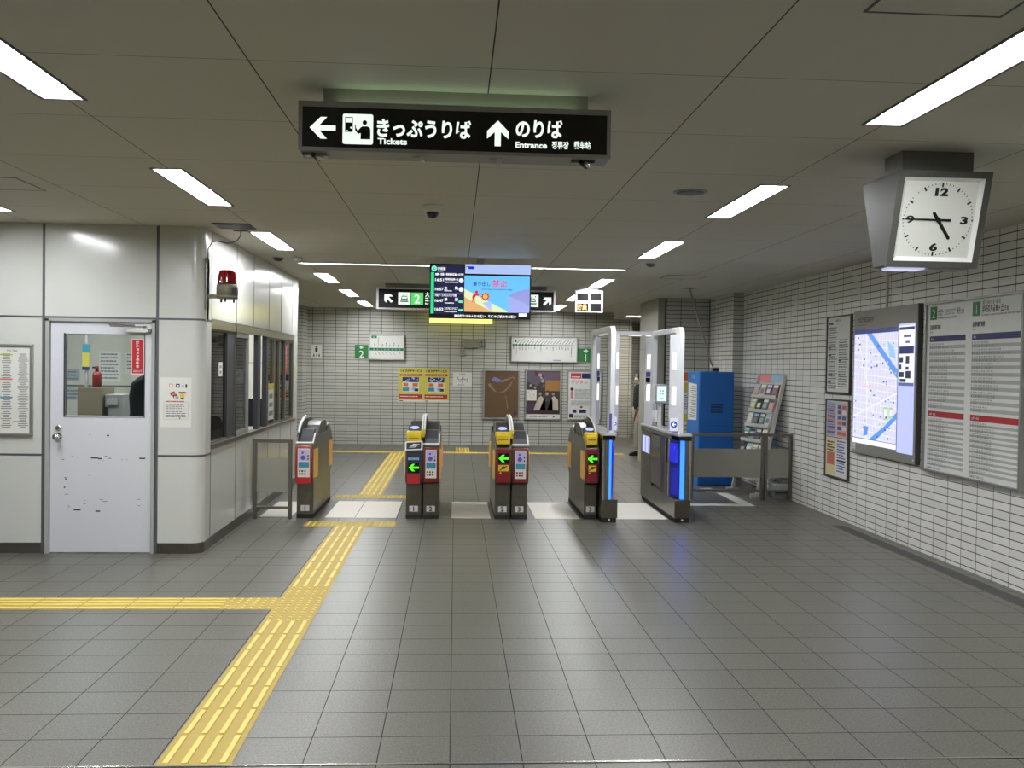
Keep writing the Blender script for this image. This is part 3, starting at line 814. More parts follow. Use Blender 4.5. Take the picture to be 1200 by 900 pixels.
def tram(d, cx, cz, s):
    d.poly([(cx - .3 * s, cz - .1 * s), (cx - .22 * s, cz + .22 * s), (cx + .22 * s, cz + .22 * s), (cx + .3 * s, cz - .1 * s)], yf - .0008, GP)
    d.rect(cx - .2 * s, cx + .2 * s, cz, cz + .14 * s, yf - .0014, SIGNW); d.rect(cx - .34 * s, cx + .34 * s, cz - .3 * s, cz - .18 * s, yf - .0008, GP)
    d.disc(cx + .24 * s, cz + .36 * s, .06 * s, yf - .0008, RED, 10); d.line(cx - .1 * s, cz + .24 * s, cx - .02 * s, cz + .42 * s, .04 * s, yf - .0008, GP)
tram(d, -.73, zc, .17)
d.rect(-.635, -.465, zc - .085, zc + .085, yf, SIGNG); d.text('2', -.55, zc - .062, .17, yf - .0008, SIGNW, .01, align='c', res=4)
d.text('大阪港', -.44, zc + .035, .07, yf, SIGNW, .04, width=.19); d.text('コスモスクエア', -.44, zc - .035, .07, yf, SIGNW, .04, width=.38); d.text('for Osakako, Cosmosquare', -.44, zc - .078, .036, yf, SIGNW, .03, width=.48)
d.rect(.99, 1.16, zc - .085, zc + .085, yf, SIGNW); tram(d, 1.075, zc, .17)
arrow(d, 1.29, zc, .15, math.radians(45), yf, SIGNW, .22, .42)
d.build('lettering', t, 'glowing white and green lettering and arrows')
# four pane display
t = thing('guidance_display', 'small hanging display of four dark panes with an amber lit word', 'display', (0, 13.29, 0))
d = MB(); d.box(1.70, 2.095, 0, .12, 2.42, 2.738, WHITE, .004); d.build('display_case', t)
d = MB()
for (a, c, e, f) in ((1.722, 1.886, 2.588, 2.69), (1.912, 2.072, 2.588, 2.69), (1.722, 1.886, 2.442, 2.55), (1.912, 2.072, 2.442, 2.55)):
    d.rect(a, c, e, f, -.001, M('pane black', (5, 5, 7), .7, 0, 0, 0, 1, .2))
d.build('pane', t)
d = MB(); d.text('満員', 1.726, 2.462, .085, -.002, E('led amber', (255, 196, 110), 1.3), .02, width=.14); d.build('amber_lettering', t)
d = MB(); d.box(1.75, 2.03, .04, .08, 2.738, CEIL, ALU); d.build('ceiling_mount', t)

# ------------------------------------------------------------------ clock
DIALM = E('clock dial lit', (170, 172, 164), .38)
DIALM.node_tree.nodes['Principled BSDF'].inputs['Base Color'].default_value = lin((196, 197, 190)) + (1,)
t = thing('clock', 'grey double-sided wedge-shaped station clock hanging near the tiled wall', 'clock', (2.4605, 4.8, 0))
hw = .2445
d = MB(); d.prism([(-.19, 2.655), (.23, 2.655), (.075, 2.185), (-.065, 2.185)], 'x', -hw + .004, hw - .004, ALU_D, .004); d.build('clock_case', t)
d = MB(); d.box(-.186, .19, -.12, .08, 2.65, CEIL, M('clock mount', (112, 112, 108), .45, .5)); d.build('ceiling_mount', t)
d = MB(); d.box(-.2, -.02, -.05, .06, 2.172, 2.186, E('clock underlight', (214, 216, 250), .7)); d.box(.0, .2, -.05, .06, 2.174, 2.186, LGREY); d.build('underside_panel', t)
# face frame: local plane tilted; map (u, v) -> point
ftop, fbot = Vector((0, -.2, 2.655)), Vector((0, -.07, 2.18))
fv = (ftop - fbot); FH = fv.length; fv.normalize(); fn = Vector((1, 0, 0)).cross(fv)   # outward, towards -y
if fn.y > 0: fn = -fn
class Tilt(MB):
    def done(self):
        for v in self.bm.verts:
            p = v.co.copy(); v.co = fbot + Vector((p.x, 0, 0)) + fv * p.z - fn * p.y
        return self
d = Tilt(); fr = .034
for q in ((-hw, hw, 0, fr), (-hw, hw, FH - fr, FH), (-hw, -hw + fr, fr, FH - fr), (hw - fr, hw, fr, FH - fr)):
    d.box(q[0], q[1], -.012, .012, q[2], q[3], ALU_D)
d.done().build('clock_frame', t)
d = Tilt(); a0, a1, z0, z1 = -hw + fr, hw - fr, fr, FH - fr; i_ = .02
CLB = M('clock bezel white', (244, 244, 240), .4)
d.faces([(a0, -.01, z0), (a1, -.01, z0), (a1 - i_, .006, z0 + i_), (a0 + i_, .006, z0 + i_)], [(0, 1, 2, 3)], CLB)
d.faces([(a1, -.01, z0), (a1, -.01, z1), (a1 - i_, .006, z1 - i_), (a1 - i_, .006, z0 + i_)], [(0, 1, 2, 3)], CLB)
d.faces([(a1, -.01, z1), (a0, -.01, z1), (a0 + i_, .006, z1 - i_), (a1 - i_, .006, z1 - i_)], [(0, 1, 2, 3)], CLB)
d.faces([(a0, -.01, z1), (a0, -.01, z0), (a0 + i_, .006, z0 + i_), (a0 + i_, .006, z1 - i_)], [(0, 1, 2, 3)], CLB)
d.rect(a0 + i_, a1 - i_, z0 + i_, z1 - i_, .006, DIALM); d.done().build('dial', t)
d = Tilt(); cz = FH / 2; RD = .186
for k in range(60):
    a = k * PI / 30; big = k % 5 == 0
    if k in (): continue
    r0, r1, wd = (RD - .022, RD, .0095) if big else (RD - .009, RD - .002, .0042)
    if k in (15, 45): r0 = RD - .008
    d.line(r0 * math.sin(a), cz + r0 * math.cos(a), r1 * math.sin(a), cz + r1 * math.cos(a), wd, .004, BLACK)
d.text('12', 0, cz + .122, .052, .004, BLACK, .06, width=.07, align='c', res=5); d.text('3', .14, cz - .018, .05, .004, BLACK, .05, width=.04, align='c', res=5)
d.text('6', 0, cz - .158, .05, .004, BLACK, .05, width=.042, align='c', res=5); d.text('9', -.145, cz - .018, .05, .004, BLACK, .03, width=.042, align='c', res=5)
d.done().build('numerals', t)
d = Tilt()
a = math.radians(143)
d.line(-.04 * math.sin(a), cz - .04 * math.cos(a), .115 * math.sin(a), cz + .115 * math.cos(a), .017, .0015, BLACK); d.disc(.115 * math.sin(a), cz + .115 * math.cos(a), .0085, .0015, BLACK, 12); d.disc(-.04 * math.sin(a), cz - .04 * math.cos(a), .0085, .0015, BLACK, 12)
d.done().build('hour_hand', t)
d = Tilt(); d.poly([(.068, cz - .009), (.068, cz + .005), (-.178, cz + .0035), (-.178, cz - .0025)], 0, BLACK); d.disc(0, cz, .014, -.0008, BLACK, 16); d.done().build('minute_hand', t)
d = MB(); d.cyl((RX - .012, 8.98, 2.2), (RX - .012, 8.98, CEIL), .011, OFFW); tag(d.build('conduit'), 'thin pale conduit on the tiled wall above the map display', 'conduit')

# ------------------------------------------------------------------ boards on the walls
def ring(d, W, H, fw, y0, y1, m, bev=0):
    d.box(0, W, y0, y1, 0, fw, m, bev); d.box(0, W, y0, y1, H - fw, H, m, bev); d.box(0, fw, y0, y1, fw, H - fw, m, bev); d.box(W - fw, W, y0, y1, fw, H - fw, m, bev)
def board(name, label, cat, loc, rot, W, H, dep, fw, fm, pm, group=None, bevel=.003):
    t = thing(name, label, cat, loc, rot, group)
    d = MB(); ring(d, W, H, fw, -dep, 0, fm, bevel); d.build('frame', t)
    d = MB(); d.box(fw * .8, W - fw * .8, -dep * .6, 0, fw * .8, H - fw * .8, pm); pn = d.build('panel', t)
    return pn, -dep * .6 - .001
def lines(d, x0, x1, z1, n, dz, y, m, h=.4, jitter=.25):
    for k in range(n):
        z = z1 - k * dz; e = x1 - random.random() * jitter * (x1 - x0)
        # words
        x = x0
        while x < e - .004:
            wl_ = min(e - x, random.uniform(.12, .4) * (x1 - x0) * .6)
            d.rect(x, x + wl_, z - dz * h, z, y, m); x += wl_ + (x1 - x0) * .025
RW = -PI / 2
# timetable
TY0, TY1, TZ0, TZ1 = 6.70, 8.165, .755, 2.257
W, H = TY1 - TY0, TZ1 - TZ0
t, yp_ = board('timetable_board', 'large white framed train timetable board on the right tiled wall', 'board', (RX, TY1, TZ0), RW, W, H, .05, .022, ALU, TPAPER)
d = MB()
GR1 = M('timetable grey row', (188, 189, 185), .6)
# two columns; u measured along the board
col = [(.075, .66), (.755, 1.44)]
def minute_row(h, k, wide):
    n = wide
    return ' '.join('%02d' % ((k * 7 + j * 60 // n) % 60) for j in range(n))
for ci, (u0, u1) in enumerate(col):
    d.rect(u0, u0 + .115, 2.10 - TZ0 - .0, 2.10 - TZ0 + .115, yp_ - .0006, GREENP); d.text('21'[ci], u0 + .058, 2.118 - TZ0, .105, yp_ - .0012, WHITE, .01, align='c', res=4)
    if ci == 0:
        d.text('大阪港・コスモスクエア・夢洲', u0 + .13, 2.135 - TZ0, .062, yp_, INK, .01, width=.36); d.text('方面', u0 + .5, 2.135 - TZ0, .045, yp_, INK, .01, width=.05)
        d.text('for Osakako, Cosmosquare, Yumeshima', u0 + .13, 2.105 - TZ0, .026, yp_, INK, .01, width=.3)
    else:
        d.text('本町・谷町四丁目・森ノ宮', u0 + .14, 2.185 - TZ0, .042, yp_, INK, .01, width=.25); d.text('学研奈良登美ヶ丘', u0 + .14, 2.125 - TZ0, .062, yp_, INK, .02, width=.29); d.text('方面', u0 + .44, 2.125 - TZ0, .045, yp_, INK, .01, width=.06)
        d.text('for Hommachi, Tanimachi 4-chome, Morinomiya, Gakken Nara-Tomigaoka', u0 + .14, 2.095 - TZ0, .024, yp_, INK, .01, width=.52)
    d.text('普通列車時刻表', u0, 2.015 - TZ0, .045, yp_, INK, .03, width=.18); d.text('Timetable', u0, 1.985 - TZ0, .02, yp_, INK, .01, width=.05)
    for (zt, hm, nm, nr, bm_, zb) in ((1.955, NAVY, '平日', 20, INK, 1.32), (1.295, RED, '土曜・休日', 20, RED, .815)):
        zt_ = zt - (.0 if ci == 0 else .0)
        d.rect(u0, u1, zt_ - .05 - TZ0, zt_ - TZ0, yp_ - .0006, hm); d.text(nm, u0 + .02, zt_ - .036 - TZ0, .022, yp_ - .0012, WHITE, .01)
        dz = (zt_ - .055 - zb) / nr
        for k in range(nr):
            za = zt_ - .055 - k * dz
            if k % 2: d.rect(u0, u1, za - dz - TZ0, za - TZ0, yp_ - .0004, GR1)
            d.text(str((5 + k - 1) % 24 + 1), u0 + .004, za - dz * .82 - TZ0, dz * .78, yp_ - .001, bm_, .02, width=.014)
            wide = [6, 8, 11, 15, 12, 9, 8, 8, 8, 8, 8, 9, 10, 10, 9, 9, 8, 7, 6, 3][k]
            if zt < 1.5: wide = min(wide, 9)
            d.text(minute_row(0, k, wide), u0 + .035, za - dz * .82 - TZ0, dz * .74, yp_ - .001, INK, .0, width=wide * .034)
    d.text('終発時刻にご注意ください', u0, .785 - TZ0, .02, yp_, INK, .01, width=.22)
d.build('printed_sheet', t)
# digital map display
MY0, MY1, MZ0, MZ1 = 8.28, 9.655, .786, 2.264
W, H = MY1 - MY0, MZ1 - MZ0
t = thing('map_display', 'tall grey display case with a glowing city map on the right wall', 'display', (RX - .0015, MY1, MZ0), RW)
d = MB(); d.box(0, W, -.045, 0, 0, H, M('map case', (150, 150, 142), .5, .2), .004); d.box(W, W + .012, -.048, 0, 0, H, M('case edge', (70, 70, 68), .5)); d.build('display_case', t)
MAPW = E('map white', (212, 212, 248), 1.0); MAPR = E('map road', (238, 238, 255), 1.0); MAPB = E('map river', (96, 150, 226), 1.0); MAPG = E('map park', (170, 206, 150), 1.0); MAPN = E('map navy', (30, 40, 100), 1.0); MAPI = E('map ink', (90, 96, 130), 1.0); MAPT = E('map tan', (232, 206, 200), 1.0); MAPL = E('map lavender', (188, 196, 250), 1.0); MAPLW = E('map panel', (240, 242, 255), 1.05)
d = MB(); yb = -.046
u0, u1, v0, v1 = .03, 1.33, .105, 1.285
um = 1.0
d.rect(u0, um, v0, v1, yb, MAPW); d.rect(um + .015, u1, v0 - .02, v1 + .02, yb, MAPL)
d.rect(u0, um, v1 - .05, v1, yb - .001, MAPN); d.rect(u0, um, v0, v0 + .05, yb - .001, MAPLW); d.rect(u0, um, v0 + .05, v0 + .056, yb - .0014, MAPN)
rng = random.Random(3)
def U(a): return u0 + a * (um - u0)
def V(a): return v0 + .056 + a * (v1 - .05 - v0 - .056)
for k in range(13):
    a = k / 13.0 + .02; d.line(U(a), V(0), U(min(1, a + .04)), V(1), .006, yb - .0006, MAPR)
for k in range(15):
    a = k / 15.0 + .02; d.line(U(0), V(a), U(1), V(max(0, a - .04)), .006, yb - .0006, MAPR)
d.line(U(0), V(.2), U(1), V(.45), .014, yb - .0008, MAPR); d.line(U(.1), V(.95), U(.62), V(.0), .014, yb - .0008, MAPR); d.line(U(.3), V(.98), U(.34), V(0), .016, yb - .0008, MAPR)
d.poly([(U(.3), V(1)), (U(.42), V(1)), (U(1), V(.66)), (U(1), V(.58)), (U(.7), V(.76))], yb - .0012, MAPB)
d.poly([(U(.4), V(0)), (U(.56), V(0)), (U(.8), V(.12)), (U(1), V(.22)), (U(1), V(.28)), (U(.76), V(.15))], yb - .0012, MAPB)
d.poly([(U(.78), V(.92)), (U(.92), V(.86)), (U(.96), V(.76)), (U(.82), V(.78))], yb - .0012, E('map pool', (150, 196, 236), 1.0))
d.poly([(U(.26), V(.02)), (U(.36), V(.04)), (U(.38), V(.12)), (U(.28), V(.12))], yb - .0012, MAPB)
for (a, c, w_, h_) in ((.72, .2, .1, .12), (.84, .22, .09, .1)):
    d.rect(U(a), U(a + w_), V(c), V(c + h_), yb - .0012, MAPG); d.rect(U(a + .02), U(a + w_ - .02), V(c + .02), V(c + h_ - .02), yb - .0016, MAPLW)
d.line(U(0), V(.545), U(.35), V(.50), .016, yb - .0013, MAPT); d.line(U(.35), V(.50), U(.8), V(.49), .016, yb - .0013, MAPT); d.line(U(.8), V(.49), U(1), V(.455), .016, yb - .0013, MAPT)
for k in range(120):
    a, c = rng.random() * .95, rng.random() * .96; m_ = rng.choice((MAPI, MAPI, MAPT, MAPG, MAPL))
    d.rect(U(a), U(a + rng.uniform(.015, .04)), V(c), V(c + rng.uniform(.006, .02)), yb - .0018, m_)
d.disc(U(.4), V(.5), .018, yb - .0022, E('map pin', (230, 150, 120), 1.0), 14)
pw0, pw1 = um + .03, u1 - .012
d.rect(pw0 - .005, pw1, .72, v1, yb - .001, MAPLW); d.rect(pw0 - .005, pw1, v1 - .04, v1 - .012, yb - .0014, MAPN); d.rect(pw0 - .005, pw1, .72, .75, yb - .0014, E('map slate', (90, 100, 150), 1.0))
d.rect(pw0 + .08, pw0 + .22, v1 - .11, v1 - .085, yb - .0014, MAPI); d.rect(pw0 + .12, pw0 + .2, v1 - .165, v1 - .145, yb - .0014, MAPI)
d.rect(pw0, pw1 - .005, 1.02, 1.09, yb - .0014, MAPN)
MAPDK = E('map dark', (50, 52, 70), 1.0)
for (a, c, w_, h_) in ((0, .94, .08, .05), (.13, .93, .07, .07), (0, .87, .05, .05), (.13, .87, .06, .03), (0, .80, .1, .05), (.13, .79, .1, .07), (.02, .755, .12, .03)):
    d.rect(pw0 + a, pw0 + a + w_, c, c + h_, yb - .0014, MAPDK)
d.build('screen', t, 'glowing map screen with rivers and streets')
d = MB(); d.text('大阪港 周辺案内図', .10, H - .12, .06, -.0456, INK, .01, width=.36); d.rect(.10, .30, H - .155, H - .145, -.0456, INKG); d.rect(W - .05, W - .025, .03, .045, -.0456, WHITE); d.build('case_lettering', t)
d = MB(); d.rect(.0, .10, .03, .10, -.0458, WHITE); lines(d, .01, .09, .09, 4, .016, -.0462, INKG); d.build('sticker', t, 'small white sticker at the lower corner')
# two slim notice boards
W, H = .65, .865
t, yy = board('notice_board', 'tall slim notice board of grey text above another, left of the glowing map', 'board', (RX, 10.43, 1.385), RW, W, H, .03, .018, DGREY, PAPERG)
d = MB(); d.text('お知らせ', .3, .80, .03, yy, INK, .02, align='c'); d.rect(.05, .16, .785, .79, yy, INK)
lines(d, .05, .29, .74, 26, .027, yy, INKG, .5); lines(d, .33, .58, .60, 20, .027, yy, INKG, .5)
for (u, v, l_) in ((.05, .77, .12), (.05, .5, .06), (.05, .42, .08), (.33, .45, .18), (.33, .36, .07), (.05, .2, .12), (.05, .12, .08), (.33, .2, .06)):
    d.rect(u, u + l_, v, v + .014, yy - .0006, INK)
d.build('printed_sheet', t)
t, yy = board('poster_frame', 'slim framed board of colourful leaflets below the text notice board', 'board', (RX, 10.42, .447), RW, W - .02, .875, .03, .018, ALU_D, PAPERG)
d = MB()
d.rect(.03, .29, .46, .84, yy, SKYB); lines(d, .05, .27, .82, 14, .025, yy - .0006, ORANGE, .5); lines(d, .05, .27, .75, 5, .06, yy - .001, BLUEP, .3)
d.rect(.31, .58, .46, .84, yy, M('print blush', (214, 190, 190), .5)); 
for k in range(6):
    for j in range(2): d.rect(.33 + j * .12, .43 + j * .12, .48 + k * .058, .52 + k * .058, yy - .0006, random.choice((BLUEP, M('print coral', (200, 110, 100), .5), WHITE, M('print dusk', (90, 96, 150), .5))))
d.rect(.03, .29, .03, .44, yy, M('print cream', (226, 214, 160), .5)); d.rect(.06, .26, .14, .28, yy - .0006, M('print coral', 0)); lines(d, .06, .26, .40, 4, .03, yy - .0006, INK, .5)
d.rect(.31, .58, .03, .44, yy, WHITE); lines(d, .33, .56, .42, 12, .03, yy - .0006, BLUEP, .5); d.rect(.33, .56, .19, .21, yy - .0008, INK)
d.rect(.03, .58, .445, .455, yy - .0008, RED)
d.build('leaflet_sheet', t)

# booth front boards and stickers
t, yy = board('fare_table', 'framed fare table beside the office door', 'board', (-4.35, BY, .985), 0, .825, .77, .025, .024, ALU, PAPER)
d = MB(); d.text('Fare Table', .615, .71, .02, yy, INK, .01)
for c0 in (.06, .22, .38, .56, .695):
    for k in range(44):
        z = .69 - k * .0142; wv = random.uniform(.05, .09); cx = c0 + .05
        d.rect(cx - wv / 2, cx + wv / 2, z - .006, z, yy, INKG)
for (z, m_) in ((.675, M('print olive', (190, 190, 90), .6)), (.47, PINK), (.32, M('print steel blue', (110, 150, 180), .6))):
    d.rect(.54, .66, z, z + .012, yy - .0006, m_)
d.rect(.665, .78, .12, .126, yy - .0006, INK)
d.build('printed_sheet', t)
def sheet(name, label, cat, loc, rot, W, H, m, group=None, th=.002):
    t = thing(name, label, cat, loc, rot, group); d = MB(); d.box(0, W, -th, 0, 0, H, m); d.build('sheet', t); return t, -th - .0006
t, yy = sheet('notice_poster', 'white notice with small icons on the panel beside the office door', 'poster', (-2.487, BY, 1.075), 0, .26, .42, PAPER)
d = MB()
d.rect(.075, .107, .335, .367, yy, PINK); d.rect(.081, .101, .341, .361, yy - .0005, WHITE); d.rect(.13, .163, .335, .367, yy, INK); d.rect(.137, .156, .345, .358, yy - .0005, WHITE)
d.rect(.21, .224, .333, .364, yy, INK); d.disc(.192, .35, .005, yy, INK, 10); d.disc(.182, .35, .004, yy, RED, 10)
BR_ = M('print brown', (120, 76, 50), .6)
for k in range(4):
    d.poly([(.08 + k * .012, .29 - k * .01), (.12 + k * .012, .305 - k * .012), (.125 + k * .012, .285 - k * .012), (.09 + k * .012, .265 - k * .01)], yy - .0004 * k, (BR_, PINK, BR_, OFFW)[k])
d.rect(.13, .155, .24, .262, yy - .0018, LGREY)
d.rect(.155, .215, .285, .3, yy, BR_); d.rect(.165, .205, .252, .28, yy, YEL); d.rect(.17, .2, .236, .25, yy, INK)
lines(d, .05, .21, .222, 1, .012, yy, RED, .6, .1)
for q in ((.03, .235, .064, .0655), (.03, .235, .212, .2135), (.03, .0315, .064, .212), (.2335, .235, .064, .212)): d.rect(q[0], q[1], q[2], q[3], yy, INKG)
lines(d, .045, .225, .195, 8, .015, yy, INKG, .45, .3); d.disc(.165, .075, .006, yy, INK, 10)
d.build('print', t)
t, yy = sheet('warning_sticker', 'red vertical sticker with white Japanese characters on the office door glass', 'sticker', (-2.738, BY + .03, 1.512), 0, .108, .303, M('sticker border', (226, 196, 190), .5))
d = MB(); d.rect(.008, .1, .05, .295, yy, RED); d.vtext('防犯カメラ作動中', .054, .288, .027, yy - .0006, WHITE, .03, 1.07)
d.rect(.008, .1, .012, .046, yy, RED); d.text('防犯カメラ', .054, .024, .016, yy - .0006, WHITE, .01, align='c', width=.07); d.build('print', t)

# back wall items
BW = BACKY
t, yy = sheet('toilet_sign', 'small white restroom pictogram sign at the left of the back wall', 'sign', (-2.925, BW, 1.752), 0, .205, .258, PAPER, None, .012)
d = MB(); d.disc(.1, .215, .018, yy, INK, 14); d.poly([(.07, .19), (.13, .19), (.122, .13), (.112, .10), (.088, .10), (.078, .13)], yy, INK)
for x in (.05, .11, .16): d.disc(x, .065, .01, yy, INK, 10); d.rect(x - .014, x + .014, .02, .052, yy, INK)
d.build('pictogram', t)
t, yy = sheet('platform_number_sign', 'green sign with white number 2 beside the short route map', 'sign', (-2.05, BW, 1.745), 0, .27, .278, M('sign green', (40, 118, 58), .45), None, .015)
d = MB(); arrow(d, .13, .225, .075, PI, yy, WHITE, .3, .35); d.text('2', .135, .02, .2, yy, WHITE, .015, align='c', res=5); d.build('lettering', t)
t, yy = sheet('platform_number_sign', 'green sign with white number 1 beside the long route map', 'sign', (2.518, BW, 1.745), 0, .27, .278, M('sign green', 0), None, .015)
d = MB(); arrow(d, .17, .225, .1, 0, yy, WHITE, .3, .35); d.text('1', .165, .02, .2, yy, WHITE, .015, align='c', res=5); d.build('lettering', t)
t, yy = board('route_map', 'short route map with a green line and few station names', 'route map', (-1.765, BW, 1.722), 0, .725, .535, .07, .02, ALU, PAPER)
d = MB(); d.rect(.05, .16, .44, .49, yy, GREENP); d.text('C', .10, .45, .04, yy - .0006, WHITE, .02, align='c')
d.rect(.02, .70, .19, .245, yy, GREENP)
for k in range(8): d.disc(.1 + k * .075, .217, .012, yy - .0006, SKYB, 10)
for (x, s) in ((.12, '大阪港'), (.19, 'コスモスクエア'), (.275, '夢洲'), (.35, '弁天町'), (.425, '九条'), (.51, '阿波座'), (.6, '本町')):
    d.vtext(s, x, .265 + .028 * len(s), .026, yy, INK, .03)
for k in range(6): d.line(.1 + k * .075, .17, .165 + k * .075, .10, .007, yy, INKG)
d.line(.6, .17, .64, .13, .007, yy, INK)
d.build('printed_sheet', t)
t, yy = board('route_map', 'long route map with slanting station names on the back wall', 'route map', (1.135, BW, 1.722), 0, 1.375, .54, .07, .02, ALU, PAPER)
d = MB(); d.disc(.09, .43, .025, yy, GREENP, 14)
d.rect(.03, 1.3, .34, .36, yy, INKG)
stn = ['夢洲', 'コスモスクエア', '大阪港', '朝潮橋', '弁天町', '九条', '阿波座', '本町', '堺筋本町', '谷町四丁目', '森ノ宮', '緑橋', '深江橋', '高井田', '長田', '荒本', '吉田', '新石切', '生駒', '学研奈良登美ヶ丘']
for k in range(20):
    x = .05 + k * .063
    d.rect(x - .018, x + .014, .33, .372, yy - .0006, GREENP if k < 11 else LGREY)
    if k: d.line(x, .38, x + .045 + .03 * (k % 3), .43 + .03 * (k % 3), .007, yy, INK)
    d.vtext(stn[k], x, .315, .022, yy, INK, .03)
d.rect(.87, 1.03, .04, .055, yy, INKG); d.build('printed_sheet', t)
def yellow_poster(x, label):
    t, yy = sheet('event_poster', label, 'poster', (x, BW, .878), 0, .515, .69, YELP, 'yellow twin posters')
    d = MB(); d.text('いまさがすサービス', .257, .608, .055, yy, INK, .05, width=.44, align='c', res=1)
    d.rect(.03, .485, .525, .57, yy, RED); lines(d, .05, .46, .555, 1, .03, yy - .0006, WHITE, .5, .1)
    d.rect(.085, .42, .40, .50, yy, NAVY); d.rect(.085, .42, .20, .40, yy, PAPER)
    for k in range(26):
        a, c = random.uniform(.085, .38), random.uniform(.4, .48); d.rect(a, a + .03, c, c + .02, yy - .0006, random.choice((BLUEP, WHITE, SKYB, NAVY)))
    d.rect(.1, .2, .315, .38, yy - .0006, ORANGE); d.rect(.29, .4, .315, .38, yy - .0006, ORANGE)
    d.rect(.09, .22, .215, .29, yy - .0006, TEAL); d.rect(.27, .36, .23, .29, yy - .0006, SKYB); d.rect(.33, .41, .215, .27, yy - .0006, INK)
    d.rect(.02, .485, .065, .15, yy, RED); lines(d, .04, .4, .115, 1, .03, yy - .0006, WHITE, .5, .1)
    d.rect(0, .515, 0, .035, yy, PAPER); d.rect(.03, .1, .008, .024, yy - .0006, INK); d.build('print', t)
yellow_poster(-1.162, 'yellow and red poster nearer the green number 2 sign')
yellow_poster(-.643, 'yellow and red poster nearer the small white map sheet')
t, yy = sheet('map_sheet', 'small white sheet with a line drawing between yellow posters and brown board', 'poster', (-.045, BW, 1.205), 0, .385, .285, PAPER)
d = MB()
for (a, c, e, f) in ((.08, .2, .15, .08), (.15, .08, .2, .2), (.2, .2, .26, .1), (.26, .1, .32, .18), (.1, .14, .3, .15), (.19, .24, .19, .05), (.28, .07, .32, .18), (.08, .12, .1, .2)): d.line(a, c, e, f, .006, yy, INK)
lines(d, .12, .28, .26, 1, .02, yy, INK, .5); lines(d, .1, .27, .035, 1, .02, yy, INK, .5); d.build('print', t)
t, yy = board('notice_board', 'empty brown notice board with painted sheen of a wrinkled clear cover on the back wall', 'board', (.575, BW, .54), 0, .75, 1.02, .05, .03, ALU, BROWN)
d = MB(); SH = M('plastic sheen', (150, 128, 118), .2, 0, .6)  # highlights of the clear cover, painted in as pale and bluish patches
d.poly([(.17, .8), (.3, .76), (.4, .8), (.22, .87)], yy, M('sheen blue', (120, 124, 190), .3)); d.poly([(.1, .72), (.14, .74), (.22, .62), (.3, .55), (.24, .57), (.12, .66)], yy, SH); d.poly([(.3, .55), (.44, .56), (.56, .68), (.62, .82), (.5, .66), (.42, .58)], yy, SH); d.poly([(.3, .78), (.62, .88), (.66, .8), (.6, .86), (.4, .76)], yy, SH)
d.poly([(.46, .5), (.47, .5), (.52, .22), (.5, .22)], yy, SH); d.rect(.64, .69, .09, .16, yy, NAVY); d.build('painted_sheen_and_mark', t)
t, yy = board('poster_frame', 'framed poster with dark photograph of seated people on the back wall', 'poster', (1.437, BW, .535), 0, .755, 1.04, .04, .028, ALU, PAPERG)
d = MB()
d.rect(.03, .725, .12, 1.01, yy, M('photo dark', (58, 48, 44), .5)); d.rect(.03, .725, .78, 1.01, yy - .0004, M('photo mauve', (96, 78, 92), .5))
d.rect(.42, .725, .60, .82, yy - .0006, M('photo ochre', (158, 116, 62), .5)); d.rect(.03, .24, .40, .62, yy - .0006, PAPER)
for k in range(24):
    a, c = random.uniform(.03, .38), random.uniform(.66, .98); d.disc(a + .03, c, random.uniform(.015, .05), yy - .0007 - .00002 * k, random.choice((M('photo maroon', (90, 30, 40), .5), M('photo mauve', 0), LGREY, INK, M('photo slate', (84, 88, 110), .5))), 9)
BR2, SKP, CREAM = INK, M('photo skin', (168, 128, 106), .5), M('photo cream', (196, 184, 168), .5)
for (cx, s) in ((.33, 1.0), (.47, 1.12), (.60, .95)):
    d.poly([(cx - .15 * s, .2), (cx + .1 * s, .2), (cx + .09 * s, .42), (cx, .5), (cx - .06 * s, .45)], yy - .0012, CREAM if cx != .47 else INK)
    d.disc(cx, .55, .055 * s, yy - .0016, INK, 14); d.disc(cx - .015, .54, .032 * s, yy - .002, SKP, 12)
d.poly([(.03, .3), (.2, .34), (.3, .2), (.2, .16), (.03, .2)], yy - .001, M('photo plum', (70, 50, 80), .5)); d.rect(.03, .725, .12, .19, yy - .0024, M('photo wine', (62, 34, 36), .5))
for k in range(12):
    a = random.uniform(.06, .22); c = random.uniform(.43, .59); d.rect(a, a + .012, c, c + .012, yy - .001, random.choice((RED, ORANGE, TEAL, INKG)))
d.disc(.6, .07, .018, yy - .0006, NAVY, 12); lines(d, .1, .5, .08, 1, .03, yy - .0006, INKG, .6, .1); d.build('print', t)
t, yy = board('poster_frame', 'framed white information poster partly hidden behind the left white arch', 'poster', (2.31, BW, .54), 0, .72, 1.03, .04, .026, ALU, PAPERG)
d = MB(); d.rect(.07, .29, .86, .97, yy, RED); d.rect(.3, .62, .86, .97, yy, NAVY); lines(d, .09, .27, .905, 1, .05, yy - .0006, WHITE, .5, .05)
d.text('デジタル', .08, .76, .08, yy, PINK, .03, width=.35); d.disc(.1, .64, .035, yy, INK, 14); d.rect(.075, .125, .45, .6, yy, PINK); lines(d, .16, .6, .64, 10, .022, yy, INKG, .4); lines(d, .08, .6, .40, 5, .022, yy, INKG, .4)
d.disc(.3, .27, .03, yy, RED, 14, .02); d.rect(.12, .2, .15, .22, yy, NAVY); d.rect(.26, .4, .15, .22, yy, NAVY); d.rect(.05, .13, .05, .13, yy, INK); lines(d, .15, .6, .1, 2, .03, yy, INKG, .5); d.build('print', t)
t = thing('junction_box', 'grey electrical box with looping cable on the back wall', 'junction box', (.16, BW, 2.0))
d = MB(); d.box(0, .30, -.08, 0, 0, .18, M('box grey', (150, 146, 134), .5), .005); d.build('box_body', t)
